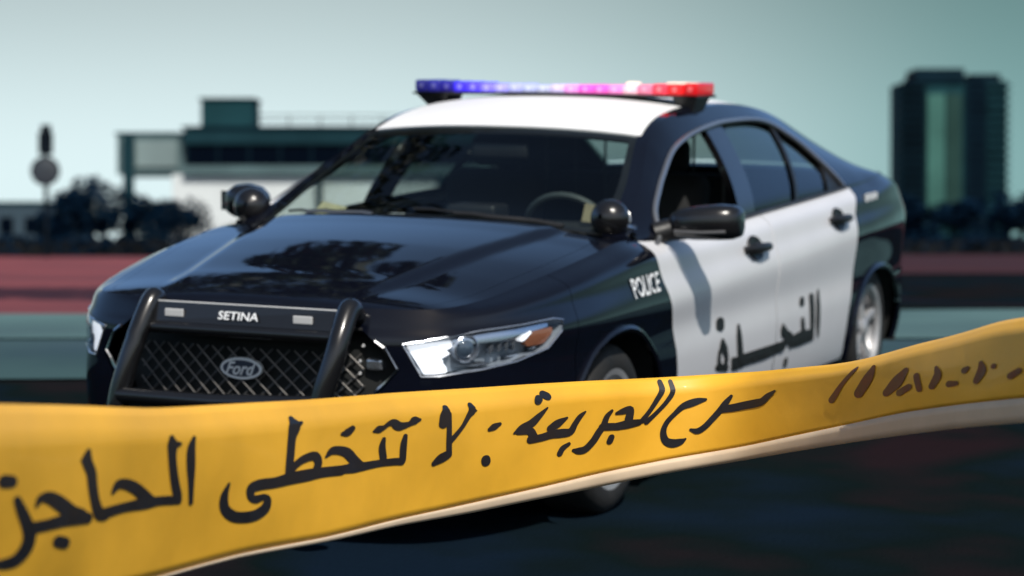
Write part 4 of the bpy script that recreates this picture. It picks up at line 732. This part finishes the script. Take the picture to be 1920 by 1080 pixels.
# ------------------------------------------------------------------ push bumper
pb = MB().tube([(2.53, -.30, .715), (2.53, .40, .715)], .020, 12).build('push_bumper', M_['blackgloss'], car, True)
def upright(top, mid_, bot, w):
    P = cr(np.array([(2.40, top[1], top[2]-.045), (2.455, top[1], top[2]-.004), top, mid_, bot, (bot[0]-.02, bot[1]-.012, .30), (bot[0]-.10, bot[1]-.012, .22)]), 40)
    m_ = MB(); m_.tube([tuple(p) for p in P], [.020+(w-.020)*min(1, i/8) for i in range(40)], 14, flat=1.); return m_
upright((2.50, -.315, .795), (2.58, -.335, .65), (2.62, -.372, .46), .035).build('upright', M_['blackgloss'], pb, True)
upright((2.50, .420, .795), (2.58, .420, .68), (2.62, .383, .50), .036).build('upright', M_['blackgloss'], pb, True)
bar = MB(); bar.add([(2.530, -.30, .735), (2.535, .40, .735), (2.510, .40, .795), (2.510, -.30, .795), (2.505, -.30, .735), (2.505, .40, .735), (2.485, .40, .795), (2.485, -.30, .795)],
    [(0, 1, 2, 3), (7, 6, 5, 4), (0, 4, 5, 1), (3, 2, 6, 7), (0, 3, 7, 4), (1, 5, 6, 2)]); bar.build('crossbar_plate', M_['blackgloss'], pb)
MB().tube([(2.505, -.30, .799), (2.505, .40, .799)], .0035, 6).build('crossbar_edge', M_['silver'], pb, True)
for y0, y1 in ((-.245, -.175), (.235, .305)): MB().box((2.522, y0, .752), (2.530, y1, .778), .003).build('warning_lamp', M_['silver'], pb)
tV_, tF_ = text_mesh('SETINA', weight=.015)
mesh('maker_lettering', [(2.536-.012*v[1]*.9, -.040+v[0]*.150, .753+v[1]*.026) for v in tV_], tF_, M_['white_plain'], pb)
MB().tube([(2.628, -.36, .497), (2.632, 0, .497), (2.628, .37, .515)], .026, 10).build('lower_crossbar', M_['blackgloss'], pb, True)
MB().box((2.60, -.34, .40), (2.615, .35, .47), .005).build('lower_plate', M_['blackgloss'], pb)
for y in (.47, .478):
    for z in (.69, .64, .60): MB().lathe([(0, 0), (.004, .004), (0, .006)], (2.49, y if z > .65 else y-.012, z), 'x', 8).build('bolt', M_['silver'], pb)
    break
# ------------------------------------------------------------------ doors: handles and lettering
for sg in (1, -1):
    for cx, cz in ((-.075, .828), (-1.285, .869)):
        y = side_y(cx, cz); base = MB(); V = []; n = 28; F = []
        for r_, d in ((1., .001), (.93, .010), (.6, .004), (.02, .003)):
            for k in range(n):
                q = 2*math.pi*k/n; V.append((cx+math.cos(q)*.088*r_, sg*(side_y(cx+math.cos(q)*.088*r_, cz+math.sin(q)*.052*r_)+d), cz+math.sin(q)*.052*r_))
        for i in range(3):
            for k in range(n): F.append((i*n+k, i*n+(k+1) % n, (i+1)*n+(k+1) % n, (i+1)*n+k))
        base.add(V, F); hb = base.build('door_handle', M_['black'], car, True)
        MB().tube([(cx+.13, sg*(side_y(cx+.13, cz)+.004), cz+.003), (cx+.09, sg*(y+.022), cz+.004), (cx, sg*(y+.032), cz+.004), (cx-.11, sg*(y+.026), cz), (cx-.165, sg*(y+.003), cz-.002)], [.012, .018, .020, .018, .012], 10).build('grip', M_['black'], hb, True)
tV_, tF_ = text_mesh('POLICE', weight=.02)
q0, q1, q2, q3 = [np.array(a) for a in ((1.318, .822), (1.04, .828), (1.058, .756), (1.302, .750))]
PV = []
for v in tV_:
    p = q0*(1-v[0])*v[1]+q1*v[0]*v[1]+q2*v[0]*(1-v[1])+q3*(1-v[0])*(1-v[1]); PV.append((p[0], side_y(p[0], p[1])+.004, p[1]))
mesh('police_lettering', PV, tF_, M_['white_plain'], car)
def disc_chain(let, st):
    st = [[a[0], a[1]]+[v*1.14 for v in a[2:]] for a in st]
    for i in range(len(st)):
        a = st[i]; n = 12
        let.add([(a[0]+math.cos(2*math.pi*k/n)*a[2]+math.sin(2*math.pi*k/n)*a[4], 0, a[1]+math.cos(2*math.pi*k/n)*a[3]+math.sin(2*math.pi*k/n)*a[5]) for k in range(n)], [tuple(range(n))])
        if i < len(st)-1:
            b = st[i+1]; m = 8
            for j in range(m):
                t0, t1 = j/m, (j+1)/m; pts = []
                for t, s_ in ((t0, 1), (t1, 1), (t1, -1), (t0, -1)):
                    c = [a[q]*(1-t)+b[q]*t for q in range(6)]
                    # extreme of the ellipse across the stroke direction
                    dx, dz = b[0]-a[0], b[1]-a[1]; best = None
                    for k in range(24):
                        e = (math.cos(math.pi*k/12)*c[2]+math.sin(math.pi*k/12)*c[4], math.cos(math.pi*k/12)*c[3]+math.sin(math.pi*k/12)*c[5])
                        d = (-dz*e[0]+dx*e[1])*s_
                        if best is None or d > best[0]: best = (d, e)
                    pts.append((c[0]+best[1][0], 0, c[1]+best[1][1]))
                let.add(pts, [(0, 1, 2, 3)])
def drop(let, off):
    bm = bmesh.new(); vs_ = [bm.verts.new(v) for v in let.V]
    for f in let.F:
        try: bm.faces.new([vs_[i] for i in f])
        except Exception: pass
    bmesh.ops.triangulate(bm, faces=bm.faces[:])
    for _ in range(3):
        es = [e for e in bm.edges if e.calc_length() > .05]
        if es: bmesh.ops.subdivide_edges(bm, edges=es, cuts=1); bmesh.ops.triangulate(bm, faces=[f for f in bm.faces if len(f.verts) > 3])
    for v in bm.verts: v.co.y = side_y(v.co.x, v.co.z)+off
    me = bpy.data.meshes.new('letter_stroke'); bm.to_mesh(me); bm.free(); link('letter_stroke', me, M_['black_ink'], car)
for i, st in enumerate(DOOR_STROKES): let = MB(); disc_chain(let, st); drop(let, .004+.00005*i)
for i, P_ in enumerate(DOOR_SHAPES): drop(MB().add([(x, 0, z) for x, z in P_], [tuple(range(len(P_)))]), .0046+.00005*i)
# small white fleet marks on the rear quarter
for i in range(3):
    x = -1.79-i*.075; MB().box((x-.045, side_y(x, .935)-.001, .905), (x, side_y(x, .935)+.004, .905+.05)).build('fleet_mark', M_['white_plain'], car)
# ------------------------------------------------------------------ mirrors, spot lamps, wipers
def loft(sec, n=20):
    V = []; F = []
    for (y, xc, zc, hx, hz) in sec:
        for k in range(n):
            q = 2*math.pi*k/n; c, s = math.cos(q), math.sin(q); pw = .72
            V.append((xc+math.copysign(abs(c)**pw, c)*hx, y, zc+math.copysign(abs(s)**pw, s)*hz))
    for i in range(len(sec)-1):
        for k in range(n): F.append((i*n+k, i*n+(k+1) % n, (i+1)*n+(k+1) % n, (i+1)*n+k))
    F.append(tuple(range(n))); F.append(tuple((len(sec)-1)*n+k for k in range(n))); return V, F
for sg in (1, -1):
    dz = 0 if sg > 0 else .005
    V, F = loft([(sg*.885, .79, .985+dz, .02, .02), (sg*.90, .79, .985+dz, .05, .038), (sg*.93, .785, .988+dz, .075, .048), (sg*1.0, .775, .993+dz, .085, .056), (sg*1.08, .765, .996+dz, .083, .058), (sg*1.125, .76, .996+dz, .074, .055), (sg*1.15, .755, .995+dz, .055, .045), (sg*1.158, .755, .995+dz, .03, .03)])
    if sg < 0: V, F = loft([(-.85, .78, .995, .03, .03), (-.87, .775, .998, .06, .05), (-.90, .765, 1.003, .075, .064), (-.95, .76, 1.006, .08, .07), (-1.0, .755, 1.006, .075, .066), (-1.03, .75, 1.003, .06, .052), (-1.042, .75, 1.0, .03, .03)])
    if sg > 0: V = [(v[0], v[1], .990+(v[2]-.992)*1.17) for v in V]
    mr = MB().add(V, F).build('side_mirror', M_['blackgloss'], car, True)
    MB().tube([(.84, sg*.84, .945), (.81, sg*.89, .962+dz), (.79, sg*.95, .965+dz)], [.045, .042, .04], 10).build('mirror_arm', M_['black'], mr, True)
    if sg > 0: MB().tube([(.872, sg*.93, .962+dz), (.862, sg*1.03, .960+dz), (.838, sg*1.12, .964+dz)], .006, 8).build('mirror_lower_trim', M_['alloy_dark'], mr, True)
    V2 = [(.70, sg*.93, .955+dz), (.69, sg*1.12, .955+dz), (.69, sg*1.12, 1.035+dz), (.70, sg*.93, 1.03+dz)]; mesh('mirror_glass', V2, [(0, 1, 2, 3)], M_['chrome'], mr)
    c = Vector((1.0, sg*.725, 1.010)) if sg > 0 else Vector((.93, -.835, 1.0))
    m_ = MB(); prof = [(-.072+.144*k/16, .073*math.sqrt(max(1-((-.072+.144*k/16)/.0725)**2, 0))) for k in range(15)]
    m_.lathe([(a, max(r_, .0008)) for a, r_ in prof], (0, 0, 0), 'z', 32)
    ax = Vector((-.55, sg*.1, -.1)).normalized(); Rq = (-ax).to_track_quat('Z', 'Y').to_matrix(); Rq = ax.to_track_quat('Z', 'Y').to_matrix()
    m_.V = [tuple(c+Rq@Vector(v)) for v in m_.V]; sl = m_.build('spot_lamp', M_['blackgloss'], car, True)
    m2 = MB().lathe([(.052, .052), (.056, .056), (.062, .054), (.062, .001)], (0, 0, 0), 'z', 32); m2.V = [tuple(c+Rq@Vector(v)) for v in m2.V]; m2.build('lamp_face', M_['chrome'], sl, True)
    MB().tube([tuple(c+Vector((-.01, sg*.05, -.03))), tuple(c+Vector((-.06, sg*.07, -.045))), (.88, sg*.80, .95)], [.016, .014, .013], 10).build('bracket', M_['chrome'], sl, True)
    MB().lathe([(-.02, .001), (-.018, .018), (.018, .018), (.02, .001)], (.935, sg*.785, .968), 'y', 14).build('pivot', M_['chrome'], sl, True)
def tpt(s, v, off=0.):
    i = int(round(s/13*140)); j = int(round((1-v)/2*60)); return TG[i, j]+TN[i, j]*off
for a, b, c in (((1.165, -.20, .985), (.10, .55), 'far'), ((1.17, .55, .975), (.10, -.35), 'near')):
    v0 = b[1]
    pts = [tuple(tpt(.12+.25*t, (a[1]*-1 if False else (a[1]*(1-t)+(-.62 if a[1] < 0 else -.06)*t)/.76), .008)) for t in np.linspace(0, 1, 8)]
    w = MB().tube(pts, .006, 6).build('wiper', M_['black'], car, True)
    MB().tube([(p[0]+.02, p[1], p[2]-.004) for p in pts[:6]], .006, 6).build('wiper_arm', M_['chrome_dull'] if a[1] < 0 else M_['black'], w, True)
# ------------------------------------------------------------------ light bar
lbase = MB(); P = []
for k in range(21):
    y = -.69+1.32*k/20; P.append((-.30-.05*abs(y/.7)**3, y, 1.446-.006*(y/.7)**2))
V = []; F = []
for p in P: V += [(p[0]+.12, p[1], p[2]-.012), (p[0]+.125, p[1], p[2]-.002), (p[0]-.125, p[1], p[2]-.002), (p[0]-.12, p[1], p[2]-.012)]
for i in range(20):
    for k in range(4): F.append((i*4+k, i*4+(k+1) % 4, (i+1)*4+(k+1) % 4, (i+1)*4+k))
F += [(3, 2, 1, 0), (80, 81, 82, 83)]
lb = MB().add(V, F).build('light_bar', M_['black'], car)
stops = [(-.685, (.015, .015, .14), .25), (-.60, (.03, .03, .30), .35), (-.53, (.02, .015, .22), .3), (-.45, (.05, .03, .75), .9), (-.36, (.10, .07, .85), 1.), (-.27, (.32, .28, .85), .8), (-.17, (.42, .45, .80), .55), (-.07, (.48, .52, .72), .45),
         (.02, (.62, .50, .80), .6), (.09, (.80, .18, .60), .8), (.17, (.75, .05, .45), .9), (.27, (.85, .22, .55), .8), (.34, (.90, .55, .60), .7), (.42, (.75, .08, .22), .7), (.48, (.85, .05, .05), .8), (.56, (.70, .01, .015), .6), (.63, (.50, .008, .012), .4)]
rl = random.Random(3); nmod = 20; ys = np.linspace(-.685, .63, nmod+1)
for k in range(nmod):
    y0, y1 = ys[k]+.002, ys[k+1]-.002; yc = (y0+y1)/2; xo = -.30-.05*abs(yc/.7)**3
    c_ = [float(np.interp(yc, [q[0] for q in stops], [q[1][j] for q in stops])) for j in range(3)]; e_ = float(np.interp(yc, [q[0] for q in stops], [q[2] for q in stops]))
    h = .034+.016*abs(yc/.68)**2+rl.uniform(-.002, .004)
    mm = mat('light_bar_lens', tuple(min(1, v*.9) for v in c_), .25, coat=.4, emit=tuple(c_), es=e_, spec=.3)
    lm = MB().box((xo-.112, y0, 1.4435-.006*(yc/.7)**2), (xo+.112, y1, 1.443+h), .010).build('lamp_module', mm, lb, True)
    MB().lathe([(0, .013), (.004, .011), (.007, .002)], (xo+.110, yc, 1.443+h*.5), 'x', 12).build('lamp_core', mat('lamp_core_light', tuple(c_), .3, emit=tuple(min(1, .22+v*.8) for v in c_), es=e_*1.1), lm, True)
for y0, y1 in ((.29, .33), (.47, .60)):
    MB().box((-.36, y0, 1.47), (-.27, y1, 1.494), .008).build('lamp_cap', M_['lb_warm' if y0 > .2 else 'lb_clear'], lb, True)
for sg in (1, -1): MB().add([(-.38, sg*.65-.02, 1.430), (-.22, sg*.65-.02, 1.430), (-.22, sg*.52, 1.430), (-.38, sg*.52, 1.430), (-.36, sg*.60, 1.36), (-.24, sg*.60, 1.36), (-.24, sg*.53, 1.385), (-.36, sg*.53, 1.385)],
    [(0, 1, 2, 3), (4, 5, 6, 7), (0, 1, 5, 4), (1, 2, 6, 5), (2, 3, 7, 6), (3, 0, 4, 7)]).build('mounting_foot', M_['black'], lb)
# ------------------------------------------------------------------ wheels
def wheel(cx, sg):
    c = (cx, sg*.80, .297); R = .302
    w = MB().lathe([(-.11, R*.71), (-.115, R*.75), (-.105, R*.93), (-.085, R*.99), (0, R), (.085, R*.99), (.108, R*.93), (.118, R*.78), (.112, R*.715), (.095, R*.70)], c, 'y', 56, sg).build('wheel', M_['rubber'], car, True)
    for k in range(5):
        o = -.07+k*.035; MB().lathe([(o-.003, R*.999), (o, R*1.004), (o+.003, R*.999)], c, 'y', 40, sg).build('tread_rib', M_['rubber'], w)
    MB().lathe([(-.10, R*.71), (-.09, R*.60), (.02, R*.58), (.085, R*.66), (.104, R*.715), (.112, R*.715), (.108, R*.64), (.09, R*.60)], c, 'y', 48, sg).build('rim', M_['alloy'], w, True)
    MB().lathe([(.01, R*.60), (.012, .001)], c, 'y', 40, sg).build('brake_disc', M_['black'], w)
    s_ = MB()
    for k in range(5):
        q = 2*math.pi*k/5+.3; d = Vector((math.cos(q), 0, math.sin(q))); t = Vector((-math.sin(q), 0, math.cos(q))); o = Vector(c)
        ys = lambda v: Vector((0, sg*v, 0)); V = []
        for r_, hw, y1, y0 in ((.03, .030, .085, .05), (.11, .021, .082, .05), (R*.66, .028, .098, .06)):
            for h, yy in ((hw, y1-.006), (hw*.5, y1), (-hw*.5, y1), (-hw, y1-.006), (-hw, y0), (hw, y0)): V.append(o+d*r_+t*h+ys(yy))
        F = [(i*6+k2, i*6+(k2+1) % 6, (i+1)*6+(k2+1) % 6, (i+1)*6+k2) for i in range(2) for k2 in range(6)]
        MB().add([v[:] for v in V], F).build('spoke', M_['alloy'], w)
    MB().lathe([(.05, .048), (.088, .046), (.098, .034), (.102, .001)], c, 'y', 24, sg).build('hub_cap', M_['alloy'], w, True)
for cx in (1.42, -1.95):
    for sg in (1, -1): wheel(cx, sg)
# ------------------------------------------------------------------ cabin
MB().box((.45, -.78, .62), (1.02, .78, .955), .05).build('dashboard', M_['trim'], car, True)
MB().box((-1.7, -.70, .34), (1.05, .70, .38)).build('cabin_floor', M_['trim'], car)
for y in (-.38, .38):
    st = MB().box((-.35, y-.24, .48), (.20, y+.24, .66), .06).build('front_seat', M_['seat'], car, True)
    b = MB().box((-.09, y-.23, 0), (.05, y+.23, .52), .06); b.V = [(v[0]-.28-v[2]*.30, v[1], v[2]+.58) for v in b.V]; b.build('backrest', M_['seat'], st, True)
    b = MB().box((-.05, y-.13, 1.11), (.05, y+.13, 1.25), .04); b.V = [(v[0]-.47, v[1], v[2]) for v in b.V]; b.build('headrest', M_['seat'], st, True)
rs = MB().box((-1.45, -.65, .48), (-.95, .65, .68), .05).build('rear_seat', M_['seat'], car, True)
b = MB().box((-.1, -.65, 0), (.05, .65, .42), .05); b.V = [(v[0]-1.42-v[2]*.35, v[1], v[2]+.62) for v in b.V]; b.build('backrest', M_['seat'], rs, True)
MB().box((-2.3, -.62, .93), (-1.6, .62, .99), .02).build('parcel_shelf', M_['trim'], car)
pt = MB()
for k in range(9): pt.tube([(-.78, -.56+.14*k, .60), (-.78, -.56+.14*k, 1.31)], .006, 6)
pt.tube([(-.78, -.6, 1.31), (-.78, .6, 1.31)], .012, 6).build('partition', M_['black'], car)
sw = MB(); 
R_ = Vector((-.85, 0, .5)).normalized().to_track_quat('Z', 'Y').to_matrix()
sw.tube([tuple(Vector((.52, .37, .905))+R_@Vector((math.cos(2*math.pi*k/32)*.185, math.sin(2*math.pi*k/32)*.185, 0))) for k in range(33)], .013, 8, cap=False)
swo = sw.build('steering_wheel', mat('steering_wheel_leather', (.05, .06, .06), .5), car, True)
MB().tube([(.55, .37, .895), (.75, .37, .80)], .05, 12).build('column', M_['trim'], swo, True)
for q in (0, math.pi, -math.pi/2): MB().tube([(.525, .37, .905), tuple(Vector((.52, .37, .905))+R_@Vector((math.cos(q)*.18, math.sin(q)*.18, 0)))], .014, 6).build('spoke', M_['trim'], swo, True)
rm = MB().box((.36, -.12, 1.19), (.385, .12, 1.25), .01).build('rear_view_mirror', M_['black'], car, True)
MB().box((.353, -.105, 1.20), (.3575, .105, 1.24)).build('mirror_glass', M_['chrome'], rm)
MB().box((.80, -.275, .957), (.90, -.215, .985), .006).build('dash_label', M_['silver'], car)
MB().box((.55, -.09, .957), (.70, .12, 1.02), .015).build('radar_unit', M_['black'], car, True)
def loose(name, V, F, m, label, cat):
    o = mesh(name, V, F, m); o.matrix_world = CARM; tag(o, label, cat); s_ = o.modifiers.new('thickness', 'SOLIDIFY'); s_.thickness = .004; return o
loose('paper', [(.86, -.60, .975), (.84, -.50, .968), (.78, -.49, 1.0), (.80, -.585, 1.02), (.93, -.47, .972), (.88, -.44, .99)], [(0, 1, 2, 3), (1, 4, 5, 2)], M_['paper'], 'crumpled pale yellow paper on the dashboard behind the windscreen, passenger side', 'paper')
loose('hand_stand_in', [(.74, .505, .975), (.74, .55, .972), (.70, .556, 1.035), (.69, .50, 1.042), (.65, .55, .99), (.66, .505, .985)], [(0, 1, 2, 3), (3, 2, 4, 5)], M_['hand_tan'], 'tan folded shape standing in for a hand, between the steering wheel and the spot lamp', 'paper')  # folded sheet put in place of a hand at the wheel

# the far front corner sits slightly further in
skip = {o.name for o in [pb, badge]+list(pb.children)+list(badge.children)}
done = set()
def pull(o):
    if o.type == 'MESH' and o.name not in skip and o.data.name not in done:
        done.add(o.data.name); n = len(o.data.vertices); a = np.zeros(n*3); o.data.vertices.foreach_get('co', a); a = a.reshape(-1, 3)
        if a[:, 0].max() > 1.2 and a[:, 1].min() < 0:
            t = np.clip((a[:, 0]-1.1)/.9, 0, 1); t = t*t*(3-2*t); a[:, 1] = np.where(a[:, 1] < 0, a[:, 1]*(1-.038*t), a[:, 1])
            o.data.vertices.foreach_set('co', a.ravel()); o.data.update()
    for c in o.children: pull(c)
pull(car)
# ================================================================== barrier tape
M_['tape'] = mat('yellow_tape', (.88, .46, .032), .5, var=.11, vscale=3.5, bump=.22, bscale=9, coat=.1)
M_['hem'] = mat('pale_tape_hem', (.66, .52, .37), .6, var=.08, vscale=8)
M_['ink'] = mat('black_tape_ink', (.008, .009, .014), .5, var=.2, vscale=20)
TP = np.array(TAPE)                                     # columns x (top, print edge, hem) x 3
NT = 300
TC = np.stack([cr(TP[:, k], NT) for k in range(3)], 1)  # fine columns
def tape_pt(u, w, off=0.):
    """u along the tape 0..1, w down the printed face 0..1"""
    f = min(max(u, 0), 1)*(NT-1); i = min(int(f), NT-2); a = f-i
    t = TC[i, 0]*(1-a)+TC[i+1, 0]*a; b = TC[i, 1]*(1-a)+TC[i+1, 1]*a
    d = TC[i+1, 0]-TC[i, 0]; n = np.array([d[1], -d[0], 0]); n /= np.linalg.norm(n)
    if n[1] > 0: n = -n
    p = t+(b-t)*w
    s = u*6.5
    wob = .005*math.sin(s*2.1+w*1.7)+.0022*math.sin(s*5.3-w*4)+.0012*math.sin(s*11+w*7)*w
    bow = .005*4*w*(1-w)*(.5+.5*math.sin(s*1.3))-.02*max(0, .16-w)/.16
    return p+n*(wob+bow+off)
M_['ink_faded'] = mat('faded_brown_tape_ink', (.17, .055, .018), .6, var=.5, vscale=25)
def ext(side, k, p):
    d = np.array((.97, -.22, .02)) if side > 0 else np.array((-.96, -.20, .0)); return p+d*(k*.15)
V = []; F = []; nw = 18; cu = 260; NE = 22
for i in range(-NE, cu+1+NE):
    for j in range(nw+1):
        p = tape_pt(min(max(i/cu, 0), 1), j/nw)
        V.append(ext(-1, -i, p) if i < 0 else ext(1, i-cu, p) if i > cu else p)
for i in range(cu+2*NE):
    for j in range(nw): a = i*(nw+1)+j; F.append((a, a+1, a+nw+2, a+nw+1))
tape = mesh('barrier_tape', V, F, M_['tape'], smooth=True)
tag(tape, 'wide yellow barrier tape with black Arabic lettering stretched across in front of the car', 'barrier tape')
sol = tape.modifiers.new('thickness', 'SOLIDIFY'); sol.thickness = .0012; sol.offset = -1
V = []; F = []
for i in range(-NE, cu+1+NE):
    u = min(max(i/cu, 0), 1); f = u*(NT-1); k = min(int(f), NT-2); a = f-k
    b = TC[k, 1]*(1-a)+TC[k+1, 1]*a; h = TC[k, 2]*(1-a)+TC[k+1, 2]*a; p = tape_pt(u, 1.0); dz = h-b
    for j in range(4):
        t = j/3; q = p+dz*t+np.array([0, -.004*math.sin(math.pi*min(t*1.3, 1))-.0015, 0]); V.append(ext(-1, -i, q) if i < 0 else ext(1, i-cu, q) if i > cu else q)
for i in range(cu+2*NE):
    for j in range(3): a = i*4+j; F.append((a, a+1, a+5, a+4))
hem = mesh('folded_hem', V, F, M_['hem'], tape, smooth=True); s2 = hem.modifiers.new('thickness', 'SOLIDIFY'); s2.thickness = .002; s2.offset = -1
for si, st in enumerate(INK):
    off = .0012+.00002*si; st = np.array(st); ink = MB()
    def blob(c, n=14):
        ink.add([tuple(tape_pt(c[0]+math.cos(2*math.pi*k/n)*c[2], c[1]+math.sin(2*math.pi*k/n)*c[3], off)) for k in range(n)], [tuple(range(n))])
    if len(st) > 1:
        st = cr(st, (len(st)-1)*5+1); L_, R__ = [], []
        for i in range(len(st)):
            a = st[max(i-1, 0)]; b = st[min(i+1, len(st)-1)]; c = st[i]
            du = (b[0]-a[0])/max(c[2], 1e-6); dw = (b[1]-a[1])/max(c[3], 1e-6); l = math.hypot(du, dw)+1e-9; du /= l; dw /= l
            L_.append(tape_pt(c[0]-dw*c[2], c[1]+du*c[3], off)); R__.append(tape_pt(c[0]+dw*c[2], c[1]-du*c[3], off))
        n = len(st); ink.add([tuple(v) for v in L_]+[tuple(v) for v in R__], [(i, i+1, n+i+1, n+i) for i in range(n-1)]); blob(st[-1])
    blob(st[0])
    mesh('letter_stroke', ink.V, ink.F, M_['ink'] if INK[si][0][0] < .735 else M_['ink_faded'], tape)
